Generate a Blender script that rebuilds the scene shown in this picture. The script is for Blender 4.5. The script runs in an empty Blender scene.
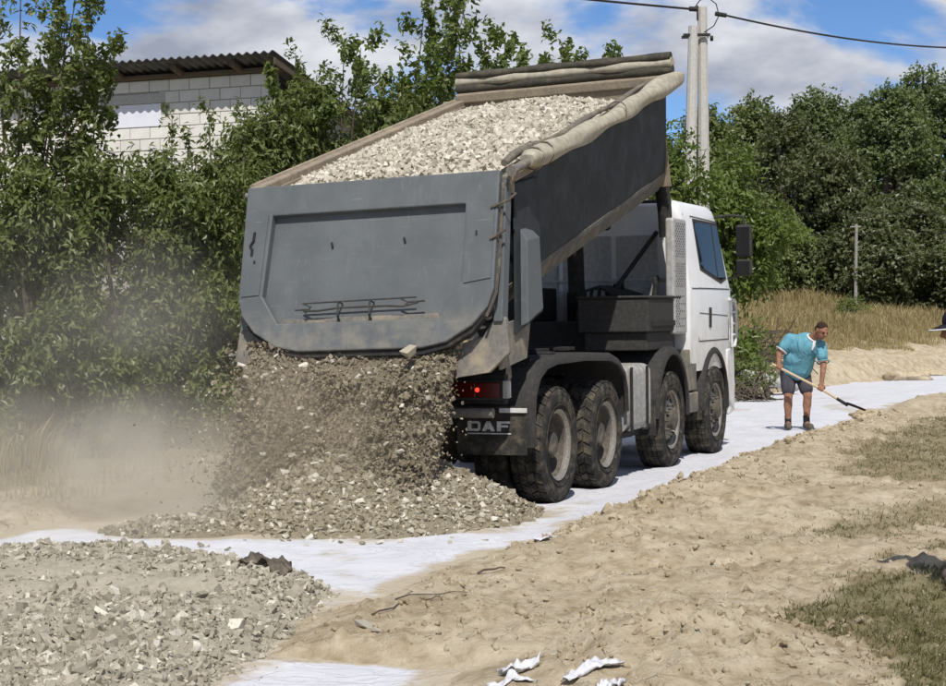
import bpy, bmesh, math, random
import numpy as np
from mathutils import Vector, Matrix
rad = math.radians
SC = bpy.context.scene
COL = SC.collection
random.seed(7); RNG = np.random.default_rng(7)

# ------------------------------------------------------------------ camera
FPX, PITCH, ROLL, CAMH = 1755.0, rad(.94), rad(.7), 1.712
cam = bpy.data.cameras.new('camera'); camo = bpy.data.objects.new('camera', cam); COL.objects.link(camo)
cam.sensor_fit = 'HORIZONTAL'; cam.sensor_width = 36; cam.lens = 36 * FPX / 946
cam.clip_start = .1; cam.clip_end = 6000
fw = Vector((0, math.cos(PITCH), -math.sin(PITCH))); u0 = Vector((0, math.sin(PITCH), math.cos(PITCH))); r0 = Vector((1, 0, 0))
rt = r0 * math.cos(ROLL) - u0 * math.sin(ROLL); up = r0 * math.sin(ROLL) + u0 * math.cos(ROLL)
camo.matrix_world = Matrix(((rt.x, up.x, -fw.x, 0), (rt.y, up.y, -fw.y, 0), (rt.z, up.z, -fw.z, CAMH), (0, 0, 0, 1)))
SC.camera = camo

# ------------------------------------------------------------------ sky, sun, exposure
SUN_EL, SUN_AZ = rad(52), rad(2)          # sun behind the camera, azimuth measured from -Y towards +X
sdir = Vector((math.sin(SUN_AZ) * math.cos(SUN_EL), -math.cos(SUN_AZ) * math.cos(SUN_EL), math.sin(SUN_EL)))
W = bpy.data.worlds.new('World'); SC.world = W; W.use_nodes = True
wn = W.node_tree.nodes; wl = W.node_tree.links; wn.clear()
sky = wn.new('ShaderNodeTexSky'); sky.sky_type = 'NISHITA'; sky.sun_disc = False
sky.sun_elevation = SUN_EL; sky.sun_rotation = math.atan2(sdir.x, sdir.y)
sky.air_density = .6; sky.dust_density = 0; sky.ozone_density = 6.0; sky.altitude = 0
bg = wn.new('ShaderNodeBackground'); bg.inputs['Strength'].default_value = .12
out = wn.new('ShaderNodeOutputWorld')
# cumulus: a noise field on a flat cloud layer above the whole place
tc = wn.new('ShaderNodeTexCoord'); sx = wn.new('ShaderNodeSeparateXYZ'); wl.new(tc.outputs['Generated'], sx.inputs[0])
def wmath(op, a, b=None, c=None):
    n = wn.new('ShaderNodeMath'); n.operation = op
    for i, v in enumerate((a, b, c)):
        if v is None: continue
        if isinstance(v, (int, float)): n.inputs[i].default_value = v
        else: wl.new(v, n.inputs[i])
    return n.outputs[0]
zc = wmath('MAXIMUM', sx.outputs['Z'], .02); zc = wmath('ADD', zc, .32)
cx = wmath('DIVIDE', sx.outputs['X'], zc); cy = wmath('DIVIDE', sx.outputs['Y'], zc)
cv = wn.new('ShaderNodeCombineXYZ'); wl.new(cx, cv.inputs[0]); wl.new(cy, cv.inputs[1])
def wnoise(scale, det, off, vec=None, dist=0.0):
    m = wn.new('ShaderNodeVectorMath'); m.operation = 'ADD'; wl.new(vec or cv.outputs[0], m.inputs[0]); m.inputs[1].default_value = off
    n = wn.new('ShaderNodeTexNoise'); n.inputs['Scale'].default_value = scale; n.inputs['Detail'].default_value = det
    n.inputs['Roughness'].default_value = .55; n.inputs['Distortion'].default_value = dist; wl.new(m.outputs[0], n.inputs['Vector'])
    return n.outputs['Fac']
CLOUD_OFF = (1.77, 2.01, 0.0)
n1 = wnoise(2.6, 7, CLOUD_OFF, dist=.25)
n2 = wnoise(4.2, 5, (CLOUD_OFF[0] + .12, CLOUD_OFF[1] - .5, 5.0))
ramp = wn.new('ShaderNodeMapRange'); ramp.interpolation_type = 'SMOOTHSTEP'; wl.new(n1, ramp.inputs[0])
ramp.inputs[1].default_value = .45; ramp.inputs[2].default_value = .555
shade = wn.new('ShaderNodeMapRange'); wl.new(n2, shade.inputs[0]); shade.inputs[1].default_value = .36; shade.inputs[2].default_value = .66
cm = wn.new('ShaderNodeMix'); cm.data_type = 'RGBA'; wl.new(shade.outputs[0], cm.inputs['Factor'])
cm.inputs['A'].default_value = (2.9, 3.1, 3.7, 1); cm.inputs['B'].default_value = (7.6, 7.6, 7.7, 1)
mx = wn.new('ShaderNodeMix'); mx.data_type = 'RGBA'
wl.new(wmath('MULTIPLY', ramp.outputs[0], .93), mx.inputs['Factor']); hs = wn.new('ShaderNodeHueSaturation'); hs.inputs['Saturation'].default_value = 1.06; hs.inputs['Value'].default_value = .98; wl.new(sky.outputs[0], hs.inputs['Color']); wl.new(hs.outputs[0], mx.inputs['A']); wl.new(cm.outputs['Result'], mx.inputs['B'])
wl.new(mx.outputs['Result'], bg.inputs[0]); wl.new(bg.outputs[0], out.inputs[0])
sun = bpy.data.lights.new('sun', 'SUN'); sun.energy = 4.3; sun.angle = rad(.53); sun.color = (1, .95, .87)
suno = bpy.data.objects.new('sun', sun); COL.objects.link(suno); suno.location = (0, -10, 30)
suno.rotation_euler = (-sdir).to_track_quat('-Z', 'Y').to_euler()
SC.view_settings.view_transform = 'Standard'; SC.view_settings.look = 'None'
SC.view_settings.exposure = 0.0; SC.view_settings.gamma = 1
SC.render.engine = 'CYCLES'
cy_ = SC.cycles
cy_.max_bounces = 6; cy_.diffuse_bounces = 3; cy_.glossy_bounces = 2; cy_.transmission_bounces = 4
cy_.transparent_max_bounces = 8; cy_.volume_bounces = 1; cy_.use_denoising = True; cy_.caustics_reflective = False; cy_.caustics_refractive = False
cy_.volume_step_rate = 2.0; cy_.volume_max_steps = 256

# ------------------------------------------------------------------ numpy noise
def _hash(ix, iy, iz, seed):
    h = (ix.astype(np.int64) * 374761393 + iy.astype(np.int64) * 668265263 + iz.astype(np.int64) * 2147483647 + seed * 974711) & 0xFFFFFFFF
    h = ((h ^ (h >> 13)) * 1274126177) & 0xFFFFFFFF
    h = ((h ^ (h >> 15)) * 2246822519) & 0xFFFFFFFF
    return ((h ^ (h >> 16)) & 0xFFFFFF) / float(0xFFFFFF)
def vn(x, y, seed=0):
    x = np.asarray(x, float); y = np.asarray(y, float)
    ix = np.floor(x); iy = np.floor(y); fx = x - ix; fy = y - iy
    fx = fx * fx * (3 - 2 * fx); fy = fy * fy * (3 - 2 * fy); z = np.zeros_like(ix)
    a = _hash(ix, iy, z, seed); b = _hash(ix + 1, iy, z, seed); c = _hash(ix, iy + 1, z, seed); d = _hash(ix + 1, iy + 1, z, seed)
    return (a * (1 - fx) + b * fx) * (1 - fy) + (c * (1 - fx) + d * fx) * fy
def fbm(x, y, seed=0, o=4):
    s = 0; a = .5; t = 0
    for i in range(o):
        s = s + a * vn(x * 2 ** i + 17.3 * i, y * 2 ** i - 9.1 * i, seed + i); t += a; a *= .5
    return s / t - .5
def sst(a, b, x):
    t = np.clip((x - a) / (b - a), 0, 1); return t * t * (3 - 2 * t)

# ------------------------------------------------------------------ object helpers
def link(o, parent=None):
    COL.objects.link(o)
    if parent is not None: o.parent = parent
    return o
def tag(o, label=None, cat=None, group=None, kind=None):
    if label: o['label'] = label
    if cat: o['category'] = cat
    if group: o['group'] = group
    if kind: o['kind'] = kind
    return o
def empty(name, loc=(0, 0, 0), rz=0):
    o = bpy.data.objects.new(name, None); COL.objects.link(o); o.location = loc; o.rotation_euler = (0, 0, rz); o.empty_display_size = .2
    return o
def mesh_np(name, V, F, attr=None):
    """fast mesh from arrays; F is (n,k)"""
    V = np.asarray(V, np.float32); F = np.asarray(F, np.int32); n, k = F.shape
    me = bpy.data.meshes.new(name)
    me.vertices.add(len(V)); me.vertices.foreach_set('co', V.ravel())
    me.loops.add(n * k); me.loops.foreach_set('vertex_index', F.ravel())
    me.polygons.add(n); me.polygons.foreach_set('loop_start', np.arange(0, n * k, k, dtype=np.int32)); me.polygons.foreach_set('loop_total', np.full(n, k, np.int32))
    me.update(calc_edges=True); me.polygons.foreach_set('use_smooth', np.zeros(n, bool))
    for an, av in (attr or {}).items():
        a = me.attributes.new(an, 'FLOAT', 'POINT'); a.data.foreach_set('value', np.asarray(av, np.float32).ravel())
    return me
class MB:
    """collects shapes; build() links them as one mesh object"""
    def __init__(s): s.v = []; s.f = []; s.cut = []
    def each(s, name, m, parent=None, bevel=0, smooth=None):
        """one object per shape that was added"""
        r = []; cs = s.cut + [(len(s.v), len(s.f))]
        for (v0, f0), (v1, f1) in zip(cs[:-1], cs[1:]):
            q = MB(); q.v = s.v[v0:v1]; q.f = [tuple(i - v0 for i in f) for f in s.f[f0:f1]]; r.append(q.build(name, m, parent, bevel, smooth))
        return r
    def add(s, v, f):
        n = len(s.v); s.cut.append((n, len(s.f))); s.v += [tuple(p) for p in v]; s.f += [tuple(i + n for i in q) for q in f]; return s
    def box(s, lo, hi, M=None):
        x0, y0, z0 = lo; x1, y1, z1 = hi
        v = [(x0, y0, z0), (x1, y0, z0), (x1, y1, z0), (x0, y1, z0), (x0, y0, z1), (x1, y0, z1), (x1, y1, z1), (x0, y1, z1)]
        if M is not None: v = [M @ Vector(p) for p in v]
        return s.add(v, [(0, 3, 2, 1), (4, 5, 6, 7), (0, 1, 5, 4), (1, 2, 6, 5), (2, 3, 7, 6), (3, 0, 4, 7)])
    def prism(s, poly, a0, a1, axis='x', M=None):
        """extrude polygon (p,q) along axis from a0 to a1: x->(y,z), y->(x,z), z->(x,y)"""
        def P(p, q, a): return {'x': (a, p, q), 'y': (p, a, q), 'z': (p, q, a)}[axis]
        n = len(poly); v = [P(p, q, a0) for p, q in poly] + [P(p, q, a1) for p, q in poly]
        if M is not None: v = [M @ Vector(p) for p in v]
        f = [tuple(range(n))[::-1], tuple(range(n, 2 * n))] + [(i, (i + 1) % n, n + (i + 1) % n, n + i) for i in range(n)]
        return s.add(v, f)
    def rings(s, rs, close=True, cap=True):
        n = len(rs[0]); v = [p for r in rs for p in r]; f = []
        for j in range(len(rs) - 1):
            for i in range(n if close else n - 1):
                f.append((j * n + i, j * n + (i + 1) % n, (j + 1) * n + (i + 1) % n, (j + 1) * n + i))
        if cap and close: f += [tuple(range(n))[::-1], tuple(range((len(rs) - 1) * n, len(rs) * n))]
        return s.add(v, f)
    def tube(s, path, r, n=8, cap=True):
        path = [Vector(p) for p in path]; rr = r if isinstance(r, (list, tuple)) else [r] * len(path); rs = []
        t0 = (path[1] - path[0]).normalized(); a = t0.orthogonal().normalized()
        for i, p in enumerate(path):
            t = (path[min(i + 1, len(path) - 1)] - path[max(i - 1, 0)]).normalized()
            a = (a - t * a.dot(t)).normalized(); b = t.cross(a)
            rs.append([p + (a * math.cos(2 * math.pi * k / n) + b * math.sin(2 * math.pi * k / n)) * rr[i] for k in range(n)])
        return s.rings(rs, cap=cap)
    def lathe(s, prof, n=32, axis='x', closed=False):
        """prof: (a, r) along the axis"""
        def P(a, r, t):
            c, q = r * math.cos(t), r * math.sin(t)
            return {'x': (a, c, q), 'y': (c, a, q), 'z': (c, q, a)}[axis]
        rs = [[P(a, r, 2 * math.pi * k / n) for k in range(n)] for a, r in prof]
        if closed: rs.append(rs[0])
        return s.rings(rs, cap=not closed)
    def build(s, name, m, parent=None, bevel=0, smooth=None, seg=2):
        me = bpy.data.meshes.new(name); me.from_pydata(s.v, [], s.f); me.update()
        bm = bmesh.new(); bm.from_mesh(me); bmesh.ops.recalc_face_normals(bm, faces=bm.faces); bm.to_mesh(me); bm.free()
        me.materials.append(m)
        if smooth is not None:
            me.polygons.foreach_set('use_smooth', [True] * len(me.polygons)); me.set_sharp_from_angle(angle=rad(smooth))
        o = link(bpy.data.objects.new(name, me), parent)
        if bevel:
            b = o.modifiers.new('bevel', 'BEVEL'); b.width = bevel; b.segments = seg; b.limit_method = 'ANGLE'; b.angle_limit = rad(40)
        return o
def obj_from(name, me, m, parent=None, smooth=None):
    if m and not me.materials: me.materials.append(m)
    if smooth is not None:
        me.polygons.foreach_set('use_smooth', [True] * len(me.polygons)); me.set_sharp_from_angle(angle=rad(smooth))
    return link(bpy.data.objects.new(name, me), parent)
def copy_tree(o, parent=None):
    c = o.copy(); COL.objects.link(c); c.parent = parent
    for ch in list(o.children): copy_tree(ch, c)
    return c

# ------------------------------------------------------------------ materials
class NT:
    def __init__(s, name):
        s.m = bpy.data.materials.new(name); s.m.use_nodes = True; s.n = s.m.node_tree.nodes; s.l = s.m.node_tree.links
        s.b = s.n['Principled BSDF']; s.out = s.n['Material Output']
        s.tc = s.n.new('ShaderNodeTexCoord').outputs['Object']
    def noise(s, scale, det=4, rough=.6, vec=None, dist=0):
        n = s.n.new('ShaderNodeTexNoise'); n.inputs['Scale'].default_value = scale; n.inputs['Detail'].default_value = det
        n.inputs['Roughness'].default_value = rough; n.inputs['Distortion'].default_value = dist; s.l.new(vec or s.tc, n.inputs['Vector']); return n.outputs['Fac']
    def mr(s, x, a, b, c=0., d=1., smooth=True):
        n = s.n.new('ShaderNodeMapRange'); n.interpolation_type = 'SMOOTHSTEP' if smooth else 'LINEAR'
        s.l.new(x, n.inputs[0])
        for i, v in enumerate((a, b, c, d)): n.inputs[i + 1].default_value = v
        return n.outputs[0]
    def math(s, op, a, b=None):
        n = s.n.new('ShaderNodeMath'); n.operation = op
        for i, v in enumerate((a, b)):
            if v is None: continue
            if isinstance(v, (int, float)): n.inputs[i].default_value = v
            else: s.l.new(v, n.inputs[i])
        return n.outputs[0]
    def mix(s, f, a, b):
        n = s.n.new('ShaderNodeMix'); n.data_type = 'RGBA'
        for k, v in (('Factor', f), ('A', a), ('B', b)):
            if isinstance(v, (int, float)): n.inputs[k].default_value = v
            elif isinstance(v, tuple): n.inputs[k].default_value = v if len(v) == 4 else v + (1,)
            else: s.l.new(v, n.inputs[k])
        return n.outputs['Result']
    def attr(s, name):
        n = s.n.new('ShaderNodeAttribute'); n.attribute_name = name; return n.outputs['Fac']
    def rand(s): return s.n.new('ShaderNodeObjectInfo').outputs['Random']
    def sep(s, vec):
        n = s.n.new('ShaderNodeSeparateXYZ'); s.l.new(vec, n.inputs[0]); return n.outputs
    def map(s, scale=(1, 1, 1), vec=None):
        n = s.n.new('ShaderNodeMapping'); n.inputs['Scale'].default_value = scale; s.l.new(vec or s.tc, n.inputs['Vector']); return n.outputs[0]
    def color(s, c):
        if isinstance(c, tuple): s.b.inputs['Base Color'].default_value = c if len(c) == 4 else c + (1,)
        else: s.l.new(c, s.b.inputs['Base Color'])
    def set(s, rough=None, metal=None, spec=None):
        if rough is not None:
            if isinstance(rough, (int, float)): s.b.inputs['Roughness'].default_value = rough
            else: s.l.new(rough, s.b.inputs['Roughness'])
        if metal is not None: s.b.inputs['Metallic'].default_value = metal
        if spec is not None: s.b.inputs['Specular IOR Level'].default_value = spec
    def bump(s, h, strength=.4, dist=.02):
        n = s.n.new('ShaderNodeBump'); n.inputs['Strength'].default_value = strength; n.inputs['Distance'].default_value = dist
        s.l.new(h, n.inputs['Height']); s.l.new(n.outputs[0], s.b.inputs['Normal'])
DUST = (.40, .33, .23)
def worn(name, base, rough=.5, metal=0, dust=.3, dscale=3., grain=40., bump=.08, alt=None, spec=.5):
    t = NT(name)
    n1 = t.noise(dscale, 6, .65); n2 = t.noise(grain, 3)
    alt = alt or tuple(c * .72 for c in base)
    c = t.mix(t.mr(n2, .3, .7), alt, base)
    c = t.mix(t.math('MULTIPLY', t.mr(n1, .42, .72), dust), c, DUST)
    t.color(c); t.set(t.mr(n1, .3, .75, rough, min(1, rough + .3)), metal, spec)
    if bump: t.bump(t.noise(grain * .5, 4), bump, .01)
    return t.m
M = {}
def painted_steel(name, base):
    t = NT(name); big = t.noise(2.2, 7, .7); run = t.noise(5, 5, .65, vec=t.map((2.4, 2.4, .5)), dist=.7); sc = t.noise(30, 3, .5, vec=t.map((.12, 1, 1.6)), dist=.6); sc2 = t.noise(34, 3, .5, vec=t.map((1.5, 1, .12)), dist=.5); spot = t.noise(38, 3, .6)
    c = t.mix(t.mr(big, .35, .7), tuple(v * .86 for v in base), tuple(v * 1.08 for v in base)); c = t.mix(t.math('MULTIPLY', t.mr(run, .56, .78), .22), c, (.26, .245, .215))
    dz_ = t.math('MULTIPLY', t.mr(t.sep(t.tc)[2], -1.0, -1.45), t.mr(t.noise(6, 6, .7), .35, .7)); c = t.mix(t.math('MULTIPLY', dz_, .55), c, (.30, .265, .205))
    c = t.mix(t.math('MULTIPLY', t.mr(sc, .67, .73), .5), c, (.26, .27, .27)); c = t.mix(t.math('MULTIPLY', t.mr(sc2, .68, .74), .4), c, (.24, .25, .25)); c = t.mix(t.math('MULTIPLY', t.mr(spot, .69, .76), .75), c, (.09, .055, .035))
    t.color(c); t.set(t.mr(big, .3, .7, .48, .72), 0, .3); t.bump(t.noise(3.5, 3), .12, .03); return t.m
M['grey_paint'] = painted_steel('grey_paint', (.118, .131, .139))
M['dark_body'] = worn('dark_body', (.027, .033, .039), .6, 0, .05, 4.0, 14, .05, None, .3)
M['dusty_steel'] = worn('dusty_steel', (.20, .19, .17), .8, 0, .7, 4, 30, .2, None, .2)
M['bed_inside'] = worn('bed_inside', (.30, .25, .19), .85, 0, .6, 5, 30, .25, None, .2)
M['black_steel'] = worn('black_steel', (.02, .02, .021), .65, 0, .10, 12, 40, .1, None, .3)
M['black_plastic'] = worn('black_plastic', (.046, .045, .045), .75, 0, .08, 20, 50, .1, None, .25)
M['rubber'] = worn('rubber', (.040, .039, .037), .9, 0, .26, 9, 60, .2, None, .15)
M['tread'] = worn('tread', (.040, .038, .036), .92, 0, .32, 9, 60, .2, None, .1)
M['rim'] = worn('rim', (.36, .34, .31), .5, .45, .35, 14, 60, .05, (.22, .20, .18), .4)
M['hub'] = worn('hub', (.10, .088, .075), .75, .2, .45, 14, 60, .1)
M['silver'] = worn('silver', (.42, .42, .41), .5, .4, .45, 3, 30, .1)
t = NT('white_paint'); z_ = t.sep(t.tc)[2]; d_ = t.math('MULTIPLY', t.mr(z_, 2.3, .9), t.mr(t.noise(4, 7, .7), .32, .68)); c_ = t.mix(t.mr(t.noise(3, 4), .3, .7), (.72, .73, .74), (.78, .785, .79)); c_ = t.mix(t.math('MULTIPLY', d_, .55), c_, (.47, .42, .34))
c_ = t.mix(t.math('MULTIPLY', t.mr(t.noise(9, 5, .7, vec=t.map((3, 3, .3))), .55, .75), .22), c_, (.45, .42, .37)); t.color(c_); t.set(.32, 0, .5); M['white_paint'] = t.m
M['cab_rear_shaded'] = worn('cab_rear_shaded', (.46, .47, .47), .5, 0, .25, 3, 20, .0)  # white cab paint greyed: shade on the rear wall put into the colour
M['white_trim'] = worn('white_trim', (.72, .72, .72), .45, 0, .25, 6, 20, .0)
M['shield'] = worn('shield', (.50, .50, .49), .45, .35, .2, 4, 20, .05)
M['hole'] = worn('hole', (.02, .02, .02), .9, 0, 0, 3, 20, 0)
M['rod'] = worn('rod', (.10, .085, .07), .75, .2, .4, 10, 60, .1)
M['dark_rod'] = worn('dark_rod', (.055, .055, .056), .7, .3, .15, 10, 60, .0)
M['tarp'] = worn('tarp', (.44, .41, .33), .85, 0, .6, 9, 12, .9, (.30, .28, .23), .15)
M['tarp_grey'] = worn('tarp_grey', (.17, .155, .13), .85, 0, .5, 6, 30, .3, None, .15)
M['old_post'] = worn('old_post', (.30, .29, .26), .9, 0, .3, 3, 20, .1)
M['tarp_dark'] = worn('tarp_dark', (.065, .062, .050), .85, 0, .15, 6, 30, .3, None, .15)
M['concrete'] = worn('concrete', (.50, .49, .46), .9, 0, .25, 2, 20, .2, (.42, .41, .39), .2)
def glass_mat(name, base, rough=.06):
    t = NT(name); t.color(base); t.set(rough, 0, .5); t.b.inputs['IOR'].default_value = 1.17; return t.m
M['glass'] = glass_mat('dark_glass', (.012, .016, .018))
M['mirror_glass'] = glass_mat('mirror_glass', (.02, .02, .022))
t = NT('red_lens'); t.color(t.mix(t.noise(30, 2), (.05, .002, .002), (.09, .004, .003))); t.set(.25); M['lens'] = t.m
t = NT('lit_lamp'); t.color((.8, .02, .01)); t.b.inputs['Emission Color'].default_value = (1, .04, .02, 1); t.b.inputs['Emission Strength'].default_value = 2.5; M['lamp'] = t.m
def cloth(name, base, alt=None, sc=9):
    t = NT(name); n = t.noise(sc, 4); t.color(t.mix(t.mr(n, .3, .7), alt or tuple(c * .75 for c in base), base)); t.set(.9, 0, .15)
    t.bump(t.noise(9, 3, vec=t.map((1, 1, .4)), dist=.8), .9, .06); return t.m
M['shirt'] = cloth('blue_shirt', (.15, .37, .46), (.12, .32, .41))
M['shorts'] = cloth('grey_shorts', (.075, .07, .085))
M['skin'] = cloth('skin', (.33, .175, .115), (.26, .13, .085), 20)
M['hair'] = cloth('hair', (.045, .028, .02), None, 60)
M['sock'] = cloth('dark_sock', (.03, .03, .035)); M['shoe'] = cloth('dusty_shoe', (.13, .11, .09))
M['white_cloth'] = cloth('white_cloth', (.75, .75, .75))
M['black_cloth'] = cloth('black_cloth', (.022, .021, .028)); M['denim'] = cloth('dark_denim', (.05, .06, .09))
t = NT('handle_wood'); t.color(t.mix(t.noise(12, 4, vec=t.map((1, 1, 8))), (.45, .33, .19), (.62, .50, .33))); t.set(.6); M['handle'] = t.m
t = NT('bark'); t.color(t.mix(t.noise(9, 5, vec=t.map((1, 1, .2))), (.05, .04, .03), (.16, .13, .10))); t.set(.95); t.bump(t.noise(30, 4, vec=t.map((1, 1, .2))), .6, .02); M['bark'] = t.m
def leaf_mat(name, c0, c1, c2, trans=.30):
    t = NT(name); r = t.attr('rnd'); c = t.mix(t.mr(r, 0, .55, smooth=False), c0, c1); c = t.mix(t.mr(r, .80, 1.0, smooth=False), c, c2)
    t.color(c); t.set(.42, 0, .42)
    tr = t.n.new('ShaderNodeBsdfTranslucent'); t.l.new(t.mix(.5, c, (.25, .32, .03)), tr.inputs[0])
    ms = t.n.new('ShaderNodeMixShader'); ms.inputs[0].default_value = trans
    t.l.new(t.b.outputs[0], ms.inputs[1]); t.l.new(tr.outputs[0], ms.inputs[2]); t.l.new(ms.outputs[0], t.out.inputs[0]); return t.m
M['leaf_hedge'] = leaf_mat('leaf_hedge', (.078, .108, .032), (.160, .192, .062), (.26, .25, .10), .34)
M['leaf_sapling'] = leaf_mat('leaf_sapling', (.075, .110, .028), (.13, .175, .045), (.21, .22, .065), .34)
M['leaf_bright'] = leaf_mat('leaf_bright', (.07, .11, .02), (.12, .17, .035), (.17, .21, .05), .3)
M['leaf_far'] = leaf_mat('leaf_far', (.092, .126, .052), (.152, .192, .078), (.22, .25, .12), .34)  # far foliage colours lightened so distance haze is put into the leaves
M['leaf_far_light'] = leaf_mat('leaf_far_light', (.112, .146, .054), (.178, .214, .080), (.25, .265, .12), .32)
M['leaf_far_dark'] = leaf_mat('leaf_far_dark', (.074, .090, .042), (.112, .128, .056), (.16, .16, .08), .27)
M['dry_grass'] = leaf_mat('dry_grass_blade', (.20, .155, .07), (.30, .235, .115), (.15, .17, .055), .2)
M['field_grass'] = leaf_mat('field_grass_blade', (.25, .195, .09), (.37, .29, .145), (.24, .23, .08), .25)
M['green_grass'] = leaf_mat('short_grass_blade', (.085, .088, .038), (.165, .145, .065), (.27, .21, .11), .15)

# ------------------------------------------------------------------ terrain
RY = np.array([-60, 4, 6, 8.3, 8.75, 9.8, 10.35, 11.3, 12.2, 13.0, 13.9, 16.9, 22.4, 24.9, 28.5, 31.5, 36.8, 45, 60, 90, 200])
RX = np.array([-20, -1.1, -.45, -.18, -1.15, -1.15, -.80, -.50, -.10, .42, .72, 1.98, 4.1, 5.15, 6.45, 7.6, 10.4, 15.2, 24.5, 44, 120])
LY = np.array([-60, 4, 6, 10, 13, 15, 17, 22, 25, 33.8, 39.8, 45, 60, 90, 200])
LX = np.array([-24, -6, -5.6, -5.0, -4.2, -3.05, -2.0, -.1, 1.2, 4.93, 8.4, 12.0, 21.2, 41, 116])
def xr(y): return np.interp(y, RY, RX)
def xl(y): return np.interp(y, LY, LX)
RUB = np.array([(-7, 12.1), (-3.7, 12.0), (-2.7, 12.25), (-1.95, 12.1), (-1.3, 11.5), (-.82, 10.7), (-.72, 9.9), (-.85, 9.1), (-1.1, 8.3), (-1.3, 6), (-7, 6)])
def poly_in(x, y, P):
    """signed distance, positive inside"""
    x = np.asarray(x, float); y = np.asarray(y, float); d = np.full(x.shape, 1e9); ins = np.zeros(x.shape, bool); n = len(P)
    for i in range(n):
        ax, ay = P[i]; bx, by = P[(i + 1) % n]; ex, ey = bx - ax, by - ay
        t = np.clip(((x - ax) * ex + (y - ay) * ey) / (ex * ex + ey * ey), 0, 1)
        d = np.minimum(d, np.hypot(x - ax - t * ex, y - ay - t * ey))
        c = ((ay > y) != (by > y)); xx = ax + (y - ay) / (by - ay + 1e-12) * ex
        ins ^= c & (x < xx)
    return np.where(ins, d, -d)
ROADW = .93
def hgt(x, y):
    x = np.asarray(x, float); y = np.asarray(y, float)
    wob = fbm(x * 1.3, y * 1.3, 3) * .35 + fbm(x * 5, y * 5, 5) * .14
    dr = (x - xr(y)) * ROADW + wob * .55; dl = (xl(y) - x) * ROADW + wob
    near = sst(40, 20, y)
    far = sst(22, 34, y)
    # right hand sand berm
    berm = sst(-.05, .55, dr) * (.10 + .12 * sst(12.5, 15, y) - .09 * sst(19, 26, y)) + .08 * sst(14, 18, y) * sst(27, 20, y) * np.exp(-((dr - .9) / .55) ** 2)
    berm = berm - .16 * sst(1.6, 4.5, dr) * sst(12, 16, y)
    hr = berm + sst(0, .5, dr) * (fbm(x * 1.6, y * 1.6, 11) * .11 + fbm(x * 6, y * 6, 12, 5) * .085 * (.12 + 1.5 * vn(x * .7, y * .7, 15) ** 2) * (1 - .7 * sst(1.2, 2.4, dr) * sst(11, 13, y)) + np.maximum(0, fbm(x * 13, y * 13, 14, 3) - .06) * .17 + np.abs(fbm(x * 3.1, y * 3.1, 17, 4)) * .05 * sst(.45, .75, vn(x * .8, y * .8, 16))) - .05 * sst(.5, 1., dr) * (np.exp(-((y - 12.6 - .33 * (x - 1.5)) / .22) ** 2) + np.exp(-((y - 11.2 - .33 * (x - 1.5)) / .2) ** 2))
    # foreground mound of dug sand
    md = np.exp(-(((x - .98) / .48) ** 2 + ((y - 8.35) / .62) ** 2)); hr = hr + .17 * md + md * fbm(x * 6, y * 6, 21) * .22
    md2 = np.exp(-(((x - 1.15) / .42) ** 2 + ((y - 12.4) / 1.1) ** 2)); hr = hr + .13 * md2 + md2 * fbm(x * 5, y * 5, 22) * .12
    # left side: verge by the hedge, bank and rising field farther on
    hl = sst(0, .8, dl) * (.07 + .42 * far) + far * .50 * sst(1.0, 5.0, dl) + sst(0, .5, dl) * (fbm(x * 1.7, y * 1.7, 31) * (.06 + .22 * far) + fbm(x * 6, y * 6, 32, 5) * .12 * near + fbm(x * 4, y * 4, 33) * .09 * far)
    hl = hl + sst(2, 10, dl) * sst(38, 78, y) * 1.45 + fbm(x * .12, y * .12, 40) * .5 * sst(45, 80, y)
    h = np.where(dr > 0, hr, np.where(dl > 0, hl, 0)) - .03 * (dr <= 0) * (dl <= 0)
    h = h + .0
    h = np.where((dr <= 0) & (dl <= 0), -.035 + fbm(x, y, 50) * .02, h)
    h = h + sst(120, 900, np.abs(y) + np.abs(x)) * 2.0
    return h
def H1(x, y): return float(hgt(np.array([x]), np.array([y]))[0])
def px(x, y, D):
    X = (x - 473) / FPX; Yy = (343 - y) / FPX; a = X * math.cos(ROLL) + Yy * math.sin(ROLL); u_ = -X * math.sin(ROLL) + Yy * math.cos(ROLL)
    dd = math.cos(PITCH) + u_ * math.sin(PITCH); zz = -math.sin(PITCH) + u_ * math.cos(PITCH); return (a * D / dd, D, CAMH + zz * D / dd)
def gp(x, y, z=0.1):
    X, Y, Z = px(x, y, 10.0); t_ = (z - CAMH) / (Z - CAMH); return X * t_, Y * t_
GRASS_POLYS = [(np.array([gp(*p, .12) for p in P]), w) for P, w in (
    (((775, 625), (850, 578), (946, 562), (1040, 560), (1040, 760), (900, 720), (885, 686), (850, 655)), 1.0),
    (((800, 492), (850, 458), (900, 432), (946, 410), (1000, 402), (1040, 480), (900, 490)), .62),
    (((720, 545), (790, 525), (870, 510), (946, 503), (1040, 515), (946, 530), (850, 540)), .6),
    (((860, 547), (946, 537), (1040, 540), (1040, 552), (900, 556)), .7))]
def grass_amount(x, y):
    dr = (x - xr(y)) * ROADW; dl = (xl(y) - x) * ROADW
    g = np.zeros_like(x, float); nz = fbm(x * 2.2, y * 2.2, 63) * .7 + fbm(x * 7, y * 7, 65) * .35
    for P, w in GRASS_POLYS: g = np.maximum(g, w * sst(-.12, .32, poly_in(x, y, P) + nz))
    g = np.maximum(g, .45 * sst(.05, .2, fbm(x * .5, y * .35, 61)) * sst(2.5, 5, dr))
    gl = sst(1.2, 3.0, dl + fbm(x * .8, y * .8, 64) * 2.2) * (1 - .35 * sst(25, 30, y))
    return np.clip(np.where(dr > 0, g, np.where(dl > 0, gl, 0)), 0, 1)
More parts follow.
